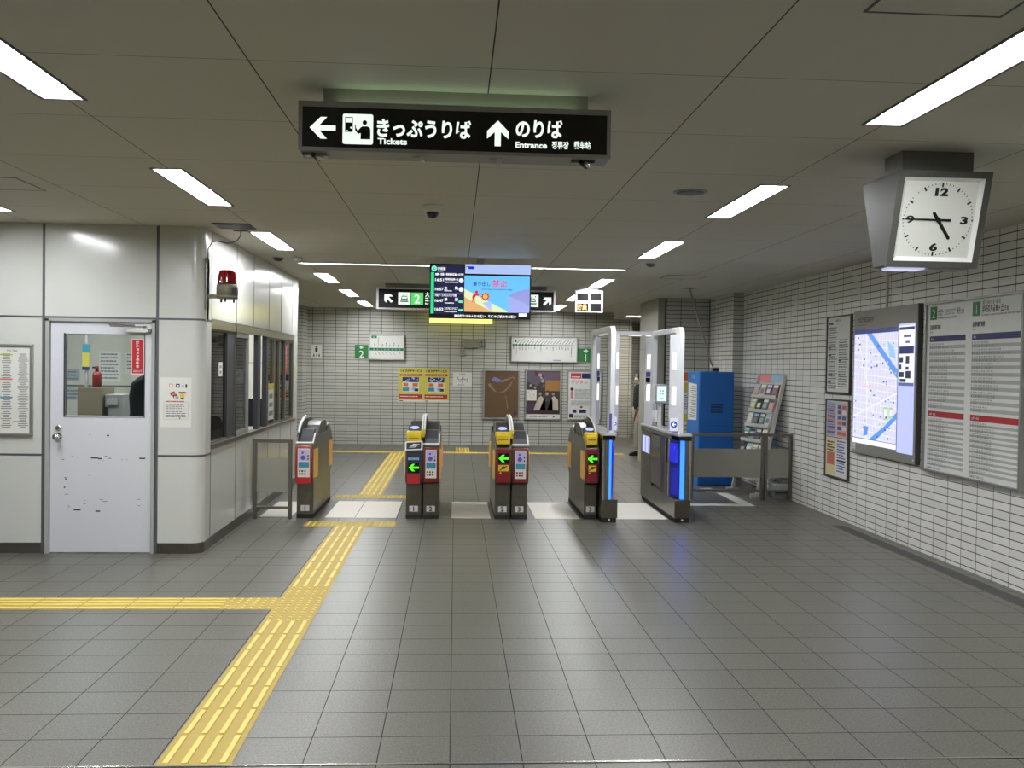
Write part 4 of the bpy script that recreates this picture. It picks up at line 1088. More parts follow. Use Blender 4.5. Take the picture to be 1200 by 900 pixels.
d = MB(); d.box(-.07, .02, -.05, 0, -.17, -.04, M('box grey', 0), .005); d.build('socket_box', t)
d = MB(); d.tube([(.3, -.03, .05), (.38, -.03, .02), (.44, -.03, .06), (.46, -.03, .14), (.4, -.03, .17), (.36, -.03, .12), (.38, -.03, .05), (.46, -.03, .01)], .008, MGREY, 8); d.build('cable', t)
t = thing('fire_alarm', 'small dark red alarm lamp on the pale tiled passage wall', 'alarm', (3.68, 21.8, 1.95))
d = MB(); d.box(-.05, .05, -.05, 0, -.09, .09, DRED, .01); d.build('alarm_body', t); d = MB(); d.lathe([(.035, -.05), (.03, -.08), (.003, -.09)], (0, 0, 0), RED, 16, 'y'); d.build('alarm_lens', t)
for (z, m_, nm, lb) in ((1.5, ORANGE, 'a', 'small orange topped notice on the beige pillar'), (1.24, PAPER, 'b', 'small white notice lower on the beige pillar')):
    t, yy = sheet('notice_sheet', lb, 'notice', (3.25, 15.75, z - .11), RW, .38, .2, PAPER)
    d = MB(); d.rect(.03, .35, .1, .19, yy, m_ if m_ is ORANGE else LGREY); lines(d, .03, .35, .08, 3, .025, yy, INKG); d.build('print', t)
t, yy = sheet('wall_poster', 'yellow and white poster on tiled wall behind the blue cabinet', 'poster', (3.64, 14.84, .75), 0, .4, .85, PAPER)
d = MB(); d.rect(.02, .38, .7, .83, yy, ORANGE); d.rect(.02, .38, .5, .66, yy, YELP); lines(d, .04, .36, .46, 8, .03, yy, INKG); d.rect(.02, .38, .02, .16, yy, YELP); d.build('print', t)

# ------------------------------------------------------------------ red beacon on the office corner
t = thing('warning_beacon', 'red rotating beacon lamp bracketed to the office corner', 'beacon', (-1.965, 8.16, 2.175))
d = MB(); d.box(-.175, -.165, -.06, .06, -.10, .34, STEEL); d.box(-.165, -.09, -.02, .02, -.0, .035, STEEL_D); d.box(-.175, -.165, -.05, .05, -.2, -.1, STEEL_L); d.build('bracket', t)
d = MB(); d.lathe([(.088, 0), (.092, .01), (.092, .022), (.086, .03), (.09, .03), (.088, .115), (.075, .125)], (0, 0, 0), M('beacon base', (128, 124, 108), .45), 28)
for a in (0.6, 2.7, 4.7): d.cyl((.06 * math.cos(a), .06 * math.sin(a), -.03), (.06 * math.cos(a), .06 * math.sin(a), 0), .008, DGREY)
d.box(.05, .1, -.07, -.02, .04, .095, BLACK); d.build('base', t)
d = MB(); d.lathe([(.082, .122), (.08, .14), (.074, .2), (.068, .232), (.06, .243), (.003, .247)], (0, 0, 0), M('beacon red', (140, 8, 20), .12, 0, .5), 28)
d.build('lamp_dome', t, 'red plastic lamp dome')
d = MB(); d.lathe([(.018, .125), (.014, .15), (.003, .158)], (-.03, -.078, 0), CHROME, 12); d.build('screw', t)
d = MB(); d.tube([(.1, .05, CEIL - 2.175), (.1, .05, .55), (.07, .03, .50), (.0, .0, .475), (-.08, -.02, .49), (-.12, -.03, .48), (-.155, -.03, .42), (-.16, -.03, .3)], .006, MGREY, 8); d.box(.04, .16, .03, .07, CEIL - 2.175 - .008, CEIL - 2.175, DGREY); d.build('cable', t)

# ------------------------------------------------------------------ office interior
t = thing('locker', 'tall grey-beige cabinet inside the office seen through the door glass', 'cabinet', (-4.15, 10.9, 0))
d = MB(); d.box(-.14, .13, 0, .4, 0, 1.32, M('locker beige', (132, 122, 104), .5), .004); d.build('cabinet_body', t)
d = MB(); d.box(-.13, .12, -.008, 0, .05, 1.27, M('locker door', (142, 132, 112), .5)); d.build('cabinet_door', t)
t = thing('spray_bottle', 'red spray bottle standing on the cabinet inside the office', 'bottle', (-4.13, 11.05, 1.32))
d = MB(); d.lathe([(.05, 0), (.05, .14), (.04, .17), (.02, .18)], (0, 0, 0), M('bottle red', (126, 38, 36), .4), 18); d.build('bottle_body', t)
d = MB(); d.lathe([(.02, .178), (.02, .24), (.003, .245)], (0, 0, 0), DRED, 12); d.box(-.05, .012, -.01, .01, .215, .235, BLACK); d.build('nozzle', t)
t = thing('metal_box', 'small steel box beside the beige cabinet inside the office', 'box', (-3.9, 10.95, 0))
d = MB(); d.box(-.1, .1, 0, .3, 0, 1.24, LGREY, .004); d.build('box_body', t); d = MB(); d.box(-.07, .05, -.02, 0, 1.12, 1.2, CHROME); d.box(-.1, -.07, -.01, 0, .6, 1.1, BLACK); d.build('latch', t)
t = thing('jacket', 'dark jacket hanging inside the office behind the door glass', 'jacket', (-2.9, 9.0, 0))
CLOTH = M('dark cloth', (26, 30, 38), .8)
d = MB(); d.lathe([(.03, 1.50), (.09, 1.47), (.14, 1.42), (.16, 1.30), (.15, 1.15), (.17, 1.0), (.16, .8), (.02, .78)], (0, 0, 0), CLOTH, 20); d.build('garment', t)
d = MB(); d.tube([(0, 0, 1.5), (0, 0, CEIL)], .006, CHROME, 8); d.build('hanger_rod', t)
t = thing('coat_stand', 'thin vertical pole with small green and yellow tag inside the office', 'pole', (-4.42, 11.5, 0))
d = MB(); d.cyl((0, 0, 0), (0, 0, CEIL), .02, LGREY, 12); d.build('pole', t); d = MB(); d.box(-.04, .04, -.03, -.02, 1.55, 1.72, YELP); d.box(-.04, .04, -.03, -.02, 1.72, 1.82, TEAL); d.box(-.04, .04, -.031, -.02, 1.51, 1.55, NAVY); d.build('tag', t)
for (x, z, W_, H_, nm) in ((-5.15, 1.35, .18, .16, 'upper left'), (-5.15, 1.1, .18, .16, 'x'), (-4.72, 1.35, .28, .4, 'y'), (-4.38, 1.45, .2, .3, 'z')):
    t, yy = sheet('wall_notice', {'upper left': 'small blue-grey notice on the office inner wall', 'x': 'lower blue-grey notice on the office inner wall', 'y': 'pale sheet of drawings pinned inside the office', 'z': 'white paper form pinned inside the office'}[nm], 'notice', (x, 12.7, z), 0, W_, H_, PAPERG if nm in 'yz' else M('print mist', (170, 180, 188), .6))
    d = MB(); lines(d, .02, W_ - .02, H_ - .03, max(2, int(H_ / .05)), .045, yy, INKG, .4); d.build('print', t)
t = thing('office_desk', 'long counter desk inside the office under the side windows', 'desk', (-2.6, 11.45, 0))
d = MB(); d.box(-.35, .34, -1.0, 1.0, .72, .75, M('desk top', (150, 148, 142), .5)); d.build('desk_top', t)
for yy_ in (-.95, 0, .95):
    d = MB(); d.box(-.3, .3, yy_ - .02, yy_ + .02, 0, .72, MGREY); d.build('leg', t)
t = thing('office_chair', 'dark office chair inside the office behind the first side window', 'chair', (-2.58, 9.85, 0))
d = MB(); d.box(-.22, .22, -.04, .04, .72, 1.33, BLACK, .03, 3); d.build('backrest', t); d = MB(); d.box(-.22, .22, -.45, 0, .42, .5, BLACK, .03); d.build('seat', t); d = MB(); d.cyl((0, -.2, .06), (0, -.2, .42), .03, DGREY)
for k in range(5): d.tube([(0, -.2, .08), (.28 * math.cos(k * 1.2566), -.2 + .28 * math.sin(k * 1.2566), .025)], .022, DGREY, 8)
d.box(-.02, .02, .03, .06, .45, .8, DGREY); d.build('chair_base', t)
t = thing('monitor', 'dark monitor on the office desk behind the side windows', 'monitor', (-2.5, 11.3, .75))
d = MB(); d.box(-.25, .25, -.02, .02, .12, .45, BLACK, .006); d.build('monitor_panel', t); d = MB(); d.box(-.03, .03, 0, .03, .01, .2, BLACK); d.box(-.12, .12, -.08, .08, 0, .012, BLACK); d.build('stand', t)
t, yy = sheet('window_sticker', 'yellow and white paper stuck on the third side window of the office', 'sticker', (BX - .009, 10.86, .97), PI / 2, .3, .42, PAPER)
d = MB(); d.rect(.0, .3, .35, .42, yy, YELP); lines(d, .03, .27, .3, 3, .1, yy, MGREY, .5); d.build('print', t)
t, yy = sheet('window_sticker', 'small white label stuck on the first side window of the office', 'sticker', (BX - .03, 8.68, 1.5), PI / 2, .13, .13, PAPER)
d = MB(); lines(d, .03, .11, .1, 2, .05, yy, INKG, .5); d.build('print', t)
t, yy = sheet('window_sticker', 'red strip sticker on the last side window of the office', 'sticker', (BX - .03, 12.0, 1.5), PI / 2, .16, .36, RED)
d = MB(); d.vtext('防犯カメラ', .08, .34, .055, yy, WHITE, .03); d.build('print', t)

# ------------------------------------------------------------------ railings
def railing(label, x0, x1, y, posts, z_top=.835):
    t = thing('railing', label, 'railing', ((x0 + x1) / 2, y, 0)); c = (x0 + x1) / 2
    d = MB(); d.box(x0 - c, x1 - c, -.02, .02, z_top - .036, z_top, STEEL_D, .003); d.build('top_rail', t)
    for p in posts:
        d = MB(); d.box(p - c - .019, p - c + .019, -.019, .019, 0, z_top - .036, STEEL_D, .003); d.build('post', t)
    d = MB()
    for a, e in zip(posts[:-1], posts[1:]): d.box(a - c + .019, e - c - .019, -.006, .006, .285, .64, M('rail panel', (150, 148, 138), .5))
    d.build('infill_panel', t)
    d = MB()
    for a, e in zip(posts[:-1], posts[1:]): d.box(a - c + .019, e - c - .019, -.012, .012, .105, .13, STEEL_D)
    d.build('bottom_rail', t)
railing('short steel railing with pale panel between office and first gate', -2.09, -1.69, 9.87, [-2.07, -1.71])
railing('steel railing with long pale panel beside the right pedestal', 2.95, 3.885, 11.5, [2.97, 3.865])
railing('short steel railing ending at the right tiled wall', 3.89, 4.245, 11.5, [3.91, 4.225])

# ------------------------------------------------------------------ ticket gates
GY = 9.9
def profile():
    return [(.03, .04), (1.37, .04), (1.37, .37), (1.45, .43), (1.48, .55), (1.47, .70), (1.43, .79), (1.24, .905), (1.07, .93), (.97, .866), (.30, .866), (.13, .885), (-.03, .785), (-.06, .77), (-.075, .62), (-.07, .45), (-.02, .385), (.03, .36)]
GREEN_A = E('arrow green', (90, 250, 40), 1.3)
def half(t, x0, x1, kind, num, lane):
    """one half of a gate cabinet between x0 and x1 (local); lane: -1 lane on the left, +1 lane on the right"""
    xc = (x0 + x1) / 2; w_ = x1 - x0
    d = MB(); d.box(x0 + .006, x1 - .006, .02, 1.38, 0, .045, RUBBER); d.build('foot', t)
    d = MB(); d.prism([(.03, .04), (1.37, .04), (1.37, .37), (.03, .37)], 'x', x0 + .006, x1 - .006, STEEL, .004)
    lb = d.build('lower_body', t)
    d = MB(); hp = [p for p in profile() if p[1] > .365]; hp = [(1.37, .37)] + hp + [(.03, .37)]
    d.prism(hp, 'x', x0, x1, STEEL, .005); d.build('head_body', t)
    d = MB(); d.rect(xc - .045, xc + .045, .075, .137, .028, M('plate', (216, 216, 212), .45)); d.text(num, xc, .083, .064, .0272, INK, .04, align='c', res=4); d.build('number_plate', lb)
    # front slope panel or card reader
    sl = Vector((0, .16, .10)).normalized(); nn = Vector((0, -sl.z, sl.y))
    def slope(d, a0, a1, s0, s1, h0, h1, m):
        vs = []
        for h in (h0, h1):
            for (a, s) in ((a0, s0), (a1, s0), (a1, s1), (a0, s1)):
                p = Vector((a, -.03, .785)) + sl * s + nn * h; vs.append(p[:])
        bv, fl = d.faces(vs, [(0, 1, 2, 3), (7, 6, 5, 4), (0, 4, 5, 1), (1, 5, 6, 2), (2, 6, 7, 3), (3, 7, 4, 0)], m); bmesh.ops.recalc_face_normals(d.bm, faces=fl)
    if kind == 'entry':
        d = MB(); d.prism([(-.015, .80), (.02, .80), (.16, .935), (.24, .935), (.26, .87), (.13, .885)], 'x', x0 + .022, x1 - .022, M('slot panel', (62, 64, 70), .35), .004); d.build('slot_panel', t)
        d = MB(); slope(d, x0, x1, -.005, .014, .0, .02, WHITE); slope(d, x0 if lane < 0 else x1 - .012, x0 + .012 if lane < 0 else x1, .014, .18, .0, .02, WHITE); d.build('edge_trim', t)
        d = MB(); d.box(x0 + .012, x1 - .012, -.084, -.06, .40 if lane > 0 and num != '1' else .375, .762, DRED if num != '1' else RED, .008); bz = d.build('front_bezel', t)
        d = MB(); y = -.0848; a0, a1 = x0 + .03, x1 - .03; z0, z1 = .445, .745
        d.rect(a0, a1, z0, z1, y, PAPER); d.rect(a0 + .008, a1 - .008, .615, z1 - .01, y - .0005, M('print lilac', (190, 186, 226), .5))
        d.disc(xc - .012, .70, .012, y - .001, PURPLE, 14); d.disc(xc - .008, .65, .024, y - .001, PURPLE, 14); d.disc(a1 - .018, .67, .009, y - .001, NAVY, 10); d.disc(a1 - .018, .635, .009, y - .001, INK, 10)
        d.rect(a0 + .008, a1 - .008, .545, .605, y - .0005, TEAL)
        for k in range(3):
            for j in range(2): d.rect(a0 + .012 + k * .028, a0 + .03 + k * .028, .47 + j * .03, .488 + j * .03, y - .0005, random.choice((INKG, INK, RED)))
        d.build('poster', bz)
    else:
        d = MB(); d.box(x0 + .012, x1 - .012, -.084, -.06, .375 if kind == 'text' else .40, .762, DGREY if kind == 'text' else DRED, .006); bz = d.build('front_bezel', t)
        y = -.0848; a0, a1 = x0 + .022, x1 - .022
        d = MB(); za = .555 if kind == 'text' else .66
        d.rect(a0 + .008, a1 - .008, za - .055, za + .055, y, BK); arrow(d, xc, za, .105, PI, y - .0006, GREEN_A, .2, .36); d.build('arrow_display', bz, 'green left arrow on black')
        if kind == 'text':
            d = MB(); d.rect(a0 - .004, a1 + .004, .62, .675, y, NAVY); lines(d, a0 + .006, a1 - .006, .66, 1, .03, y - .0006, SKYB, .8, .05); d.rect(a0, a1, .385, .49, y, RED); d.build('text_panel', bz)
            d = MB(); vs = [(x0 - .005, -.10, .735), (x1 + .002, -.10, .745), (x1 + .002, -.07, .835), (x0 - .005, -.07, .825)]
            d.faces(vs + [(v[0], v[1] + .012, v[2]) for v in vs], [(0, 1, 2, 3), (7, 6, 5, 4), (0, 4, 5, 1), (1, 5, 6, 2), (2, 6, 7, 3), (3, 7, 4, 0)], WHITE)
            def sl2(u, v, o): return (x0 - .005 + u * (x1 - x0 + .007), -.10 + .03 * v - .001 * o, .735 + .01 * u + .09 * v)
            d.faces([sl2(.08, .12, 1), sl2(.92, .12, 1), sl2(.92, .88, 1), sl2(.08, .88, 1)], [(0, 1, 2, 3)], INK)
            d.faces([sl2(.2, .3, 2), sl2(.6, .3, 2), sl2(.85, .7, 2), sl2(.45, .7, 2)], [(0, 1, 2, 3)], LGREY); d.faces([sl2(.3, .55, 3), sl2(.5, .5, 3), sl2(.75, .62, 3), sl2(.5, .72, 3)], [(0, 1, 2, 3)], WHITE); d.build('sign_plate', t, 'tilted white plate with a black picture of a card')
        else:
            d = MB(); d.rect(a0 + .012, a1 - .012, .525, .59, y, YEL); d.disc(xc, .562, .022, y - .0006, INK, 10, .016); d.line(xc - .04, .535, xc + .04, .58, .01, y - .001, INK); d.poly([(xc - .045, .50), (xc - .03, .52), (xc - .02, .50)], y, YEL); d.build('pictogram', bz, 'yellow no-entry pictogram')
        d = MB(); d.box(x0 + .012, x1 - .018, -.045, .10, .80, .905, YEL, .012, 3); d.box(x0 + .004, x1 - .012, -.03, .115, .865, .93, YEL, .014, 3); cr = d.build('card_reader', t, 'yellow card reader block')
        d = MB(); d.box(x0 + .03, x1 - .04, -.0485, -.03, .855, .866, M('reader shade', (150, 120, 20), .5)); d.build('reader_slot', cr)
        d = MB(); d.prism([(.10, .87), (.11, .93), (.21, .985), (.30, .95), (.3, .868)], 'x', x0 + .02, x1 - .03, DGREY, .004); rh = d.build('reader_hood', t)
        d = MB(); q = []; vv = Vector((0, .10, .055)).normalized(); nz_ = Vector((0, -vv.z, vv.y))
        for k in range(20):
            a = k * PI / 10; p = Vector((xc - .004, .158, .957)) + Vector((1, 0, 0)) * .046 * math.cos(a) + vv * .03 * math.sin(a) + nz_ * .004; q.append(p[:])
        d.faces(q, [tuple(range(20))], E('reader blue', (170, 186, 255), 1.1)); d.build('touch_light', rh, 'oval pale blue touch light')
    # hood at the back
    d = MB(); d.prism([(.34, .866), (.5, .955), (.62, .99), (.95, .99), (1.04, .955), (1.06, .93), (.97, .866)], 'x', x0 + .02, x1 - .012, M('hood', (58, 56, 52), .35), .006); d.build('hood', t)
    # amber flaps on the lane side
    for (y0, y1) in ((-.02, .26), (1.16, 1.42)):
        d = MB(); xa = x0 if lane < 0 else x1
        d.prism([(xa, y0), (xa + lane * .014, y0 + .05), (xa + lane * .018, (y0 + y1) / 2), (xa + lane * .012, y1 - .03), (xa, y1)], 'z', .43, .73, AMBER, .004); d.build('gate_flap', t, 'amber gate flap')
    return t
def guide(t, x, pair=True):
    pts = [(.06, .90), (.10, .955), (.2, 1.0), (.34, 1.04), (.5, 1.068), (.7, 1.075), (.9, 1.04), (1.02, .97)]
    for dx in ((-.012, .013) if pair else (0,)):
        d = MB(); d.tube([(x + dx, p[0], p[1]) for p in pts], .0105, WHITE, 10); d.build('guide_rail', t, 'white curved guide rail')
    d = MB(); d.prism([(.06, .88), (.10, .935), (.2, .98), (.34, 1.02), (.5, 1.048), (.7, 1.055), (.9, 1.02), (1.02, .95), (1.0, .866), (.2, .866)], 'x', x - .018, x + .018, M('hood', 0), .003); d.build('centre_fin', t)
    d = MB(); d.box(x - .015, x + .015, .04, .09, .86, .95, YEL, .006); d.build('end_cap', t)
gA = thing('ticket_gate', 'single-width steel ticket gate with red front next to the short railing', 'ticket gate', (-1.56, GY, 0), 0, 'steel ticket gates')
half(gA, -.095, .09, 'entry', '1', 1); 
d = MB(); pts = [(.02, .90), (.08, .955), (.2, 1.0), (.34, 1.035), (.48, 1.05)]
d.tube([(-.075, p[0], p[1]) for p in pts], .014, WHITE, 10); d.build('guide_rail', gA, 'white curved guide rail')
d = MB(); d.prism([(.02, .87), (.08, .935), (.2, .98), (.34, 1.015), (.5, 1.03), (.75, 1.03), (.95, 1.0), (1.05, .93), (.97, .866)], 'x', -.088, -.062, M('hood', 0), .003); d.build('centre_fin', gA)
d = MB(); d.faces([(-.06, 1.0, .875), (.085, 1.0, .875), (.085, 1.09, .945), (-.06, 1.09, .945)], [(0, 1, 2, 3)], WHITE); d.box(-.06, .085, 1.085, 1.2, .925, .945, WHITE); d.build('rear_panel', gA, 'white sloping rear panel')
g1 = thing('ticket_gate', 'double steel ticket gate numbered 1 and 2 with a tilted white card plate', 'ticket gate', (-.332, GY, 0), 0, 'steel ticket gates')
half(g1, -.178, -.002, 'text', '1', -1); half(g1, .002, .178, 'entry', '2', 1); guide(g1, .0)
g2 = thing('ticket_gate', 'double steel ticket gate numbered 2 and 3 in the middle', 'ticket gate', (.611, GY, 0), 0, 'steel ticket gates')
half(g2, -.178, -.002, 'plain', '2', -1); half(g2, .002, .178, 'entry', '3', 1); guide(g2, .0)
g3 = thing('ticket_gate', 'single-width steel ticket gate numbered 3 touching the left blue-lit pedestal', 'ticket gate', (1.455, GY + .03, 0), 0, 'steel ticket gates')
half(g3, -.06, .092, 'plain', '3', -1); guide(g3, .07, False)
d = MB(); d.faces([(-.055, 1.0, .88), (.05, 1.0, .88), (.05, 1.1, .95), (-.055, 1.1, .95)], [(0, 1, 2, 3)], WHITE); d.build('rear_panel', g3, 'white sloping rear panel')

# ------------------------------------------------------------------ face recognition gate
def ER(name, c):
    m = E(name, (128, 128, 128)); q = m.node_tree.nodes['Principled BSDF']
    q.inputs['Emission Color'].default_value = tuple(c) + (1,); q.inputs['Base Color'].default_value = (.05, .05, .06, 1); return m
LB = ER('led cyan', (.06, .42, 4.5)); BLUEG = ER('led blue', (.012, .02, .75)); BLUEM = ER('led mid blue', (.006, .009, .32)); BLUED = ER('led deep blue', (.003, .004, .09)); FACEW = ER('face light', (1.3, 1.3, 1.25)); GLOW = E('window glow', (190, 200, 255), 1.0)
t = thing('face_gate', 'white arched walk-through gate on two steel pedestals glowing blue', 'walk-through gate', (2.03, 9.73, 0))
SLAB = M('counter slab', (196, 197, 200), .3)
def ped(sgn):
    # sgn=+1: right pedestal (inner side towards -x); -1: left pedestal, mirrored
    def X(v): return sgn * v
    xi, xo = .305, .475
    def bx(d, a, c, y0, y1, z0, z1, m, bev=0): d.box(X(a), X(c), y0, y1, z0, z1, m, bev)
    def ppr(pts): return [(X(p[0]), p[1]) for p in pts]
    p = MB(); bx(p, xi + .012, xo - .005, .01, 1.80, 0, .05, RUBBER); base = p.build('plinth', t)
    d = MB(); bx(d, xi, xo, 0, 1.82, .05, .245, STEEL, .004); d.build('base_body', base)
    d = MB(); d.disc(X((xi + xo) / 2), .03, .012, .008, WHITE, 12); d.build('sensor_dot', base)
    p = MB()
    p.prism(ppr([(xo, 0.01), (xo, 1.82), (xi, 1.82), (xi, 1.30), (xi + .03, 1.30), (xi + .03, .3), (.372, .3), (.40, 0.01)]), 'z', .245, .88, STEEL)
    body = p.build('pedestal_body', t)
    d = MB(); bx(d, xi, xi + .03, .29, .36, .245, .88, STEEL_L, .003); bx(d, xi, xi + .03, .44, .52, .245, .88, STEEL, .003); bx(d, xi, xi + .03, .36, .44, .245, .6, STEEL); d.build('column', body)
    d = MB(); bx(d, xi, xi + .028, .72, 1.20, .29, .86, BLACKG); bx(d, xi + .002, xi + .03, .68, .72, .29, .86, BLUED); bx(d, xi, xi + .03, 1.20, 1.30, .245, .88, STEEL_D); bx(d, xi, xi + .03, .52, .68, .245, .88, DGREY); d.build('dark_panel', body)
    d = MB(); bx(d, xi - .001, xi + .002, 1.32, 1.74, .61, .81, GLOW); bx(d, xi - .002, xi + .001, 1.36, 1.385, .62, .80, BLUEG); bx(d, xi - .002, xi + .001, 1.55, 1.575, .62, .80, BLUEG); d.build('glowing_window', body, 'glowing pale blue window')
    # chamfer with blue flap and led strip
    d = MB(); n_ = 0.004
    d.prism(ppr([(xi + .006, .29), (.366, .05), (.372, .052), (xi + .014, .30)]), 'z', .255, .87, BLUED); d.build('blue_recess', body, 'dark blue recess')
    d = MB(); d.prism(ppr([(xi - .002, .27), (.345, .10), (.352, .10), (xi + .006, .28)]), 'z', .63, .83, BLUEG, .003); d.prism(ppr([(xi + .018, .23), (.333, .13), (.336, .13), (xi + .02, .24)]), 'z', .66, .80, BLUEM); d.prism(ppr([(xi + .010, .24), (.36, .08), (.364, .08), (xi + .014, .25)]), 'z', .28, .57, BLUEM); d.build('gate_flap', body, 'glowing blue gate flap')
    d = MB(); d.prism(ppr([(.366, .055), (.385, .004), (.402, .004), (.39, .06)]), 'z', .25, .87, LB); d.build('led_strip', body, 'bright blue-white light strip')
    d = MB(); bx(d, .402, .425, -.004, .06, .245, .88, M('ped teal', (90, 120, 130), .3, .6)); bx(d, .425, .445, -.006, .06, .245, .88, STEEL_D); bx(d, .45, .475, -.004, .06, .245, .88, STEEL_L); d.build('front_column', body)
    d = MB(); d.prism(ppr([(xo, -.012), (xo, 1.83), (xi - .004, 1.83), (xi - .004, .2), (.34, -.012)]), 'z', .872, .918, BLACKG, .003); d.build('counter_band', body, 'black band under the counter')
    d = MB(); d.prism(ppr([(xo + .002, -.016), (xo + .002, 1.84), (xi - .008, 1.84), (xi - .008, .19), (.33, -.016)]), 'z', .918, .945, SLAB, .004); d.build('counter_top', body)
    # arch side: two posts and a top bar with rounded corners, as a profile in (y, z) with chamfered inner face
    o = [(.05, .945), (.05, 1.99)] + [(.05 + .09 * (1 - math.cos(a)), 1.99 + .09 * math.sin(a)) for a in [PI / 2 * k / 6 for k in range(1, 7)]] + [(1.45, 2.08)] + [(1.45 + .09 * math.sin(a), 1.99 + .09 * math.cos(a)) for a in [PI / 2 * k / 6 for k in range(1, 7)]] + [(1.54, .945), (1.39, .945), (1.39, 1.98)] + [(1.33 + .06 * math.cos(a), 1.98 + .04 * math.sin(a)) for a in [PI / 2 * k / 4 for k in range(1, 5)]] + [(.28, 2.02)] + [(.28 - .06 * math.sin(a), 1.98 + .04 * math.cos(a)) for a in [PI / 2 * k / 4 for k in range(1, 5)]] + [(.22, .945)]
    d = MB(); d.prism(o, 'x', X(.342), X(.395), M('arch white', (236, 238, 242), .35), .006)
    arch = d.build('arch_frame', t)
    # chamfer strips carrying the face lights
    for (ya, yb) in ((.05, .22), (1.39, 1.54)):
        d = MB(); d.prism(ppr([(.342, ya + .004), (.342, yb), (.275, yb)]), 'z', .95, 2.0, M('arch white', 0)); d.build('inner_fairing', arch)
        nx, ny = (.275 - .342), (yb - ya - .004)
        for (za, zb) in ((1.62, 1.80), (1.24, 1.44)):
            def q(s, off):
                L_ = math.hypot(nx, ny); ex, ey = -ny / L_, nx / L_
                if ey > 0: ex, ey = -ex, -ey
                return (.342 + nx * s + ex * off, ya + .004 + ny * s + ey * off)
            d = MB(); d.prism(ppr([q(.3, 0), q(.3, .006), q(.7, .006), q(.7, 0)]), 'z', za, zb, FACEW, .002); d.build('face_light', arch, 'glowing white face light')
        if ya > 1:
            d = MB(); d.prism(ppr([q(.25, 0), q(.25, .004), q(.8, .004), q(.8, 0)]), 'z', 1.53, 1.59, PURPLE); d.build('label_strip', arch, 'purple label'); d = MB(); d.prism(ppr([q(.3, 0), q(.3, .012), q(.75, .012), q(.75, 0)]), 'z', 1.465, 1.52, BLACKG); d.build('face_camera', arch, 'black camera')
    return base
ped(1); ped(-1)
d = MB(); d.box(-.345, .345, 1.40, 1.52, 2.03, 2.075, M('arch white', 0), .005); d.build('cross_bar', t)
d = MB(); d.box(.06, .2, 1.42, 1.5, 2.022, 2.031, FACEW); d.box(-.3, -.25, 1.42, 1.5, 2.022, 2.031, FACEW); d.box(.27, .32, 1.42, 1.5, 2.022, 2.031, FACEW); d.build('bar_light', t, 'white lights under the cross bar')
# tablets and small displays
d = MB(); d.box(.37, .41, 1.18, 1.22, .945, 1.25, WHITE); d.build('stand', t)
tb = MB(); tb.box(.325, .475, 1.14, 1.18, 1.22, 1.45, M('tablet body', (176, 178, 182), .4), .008); tb = tb.build('tablet', t)
d = MB(); d.rect(.345, .455, 1.25, 1.425, 1.1385, E('tablet screen', (220, 246, 250), 1.0))
for (a, c) in ((.385, 1.37), (.415, 1.37), (.385, 1.335), (.415, 1.335)): d.rect(a - .007, a + .007, c - .008, c + .008, 1.138, TEAL)
d.rect(.375, .425, 1.285, 1.29, 1.138, INKG); d.build('tablet_screen', tb)
d = MB(); d.box(.33, .38, 1.22, 1.3, 1.0, 1.14, WHITE, .004); d.build('small_box', t)
def disp(x0, x1, y, z0, z1, right):
    c = MB(); c.box(x0, x1, y, y + .03, z0, z1, M('tablet body', 0), .006); c.box((x0 + x1) / 2 - .01, (x0 + x1) / 2 + .01, y + .01, y + .03, .945, z0, WHITE); c = c.build('gate_display', t)
    d = MB(); xm, zm = (x0 + x1) / 2, (z0 + z1) / 2; r = min(x1 - x0, z1 - z0) * .36
    d.rect(x0 + .006, x1 - .006, z0 + .006, z1 - .006, y - .0006, E('disp face', (226, 228, 245), .7)); d.disc(xm, zm, r, y - .0012, E('disp blue', (24, 70, 190), 1.0), 24)
    arrow(d, xm, zm, r * 1.25, PI, y - .0018, SIGNW, .22, .42); d.build('arrow_icon', c, 'white arrow on a blue disc')
disp(.245, .345, .06, .965, 1.115, True)
disp(-.365, -.312, .055, .965, 1.12, False)
d = MB(); d.box(-.40, -.372, .048, .052, .97, 1.15, PURPLE); d.build('label_strip', t, 'purple label at the arch foot')
d = MB(); d.box(.395, .399, .06, .2, .97, 1.17, YEL); 
for k in range(4): d.box(.3985, .3995, .08, .18, 1.0 + k * .04, 1.02 + k * .04, INK)
d.build('warning_sticker', t, 'yellow and black warning sticker')

# ------------------------------------------------------------------ blue cabinet, boxes, rack
t = thing('blue_cabinet', 'tall deep blue metal cabinet standing behind the railing', 'cabinet', (3.635, 12.8, 0))
BLU = M('cabinet blue', (20, 104, 186), .38); BLU2 = M('cabinet blue door', (18, 96, 176), .4)
d = MB(); d.box(-.245, .245, 0, .66, 0, 1.6, BLU, .004); d.build('cabinet_body', t)
d = MB(); d.box(-.235, .235, -.012, 0, .84, 1.59, BLU2, .003); d.build('cabinet_door', t); d = MB(); d.box(-.235, .235, -.012, 0, .02, .825, BLU2, .003); d.build('lower_door', t)
d = MB()
for k in range(4): d.box(-.085, .085, -.02, -.012, 1.03 + k * .035, 1.05 + k * .035, M('cabinet louvre', (12, 56, 104), .4))
d.build('louvre', t)
d = MB(); d.box(-.0, .1, .25, .35, 1.6, 1.66, MGREY); d.box(.01, .09, .24, .25, 1.615, 1.645, BLACK); d.build('top_fitting', t)
d = MB(); 
p_ = [(.12, .92), (.60, .90), (.60, 1.44), (.12, 1.42)]
d.faces([(-.2475, y_, z_) for (y_, z_) in p_], [(0, 1, 2, 3)], PAPER)
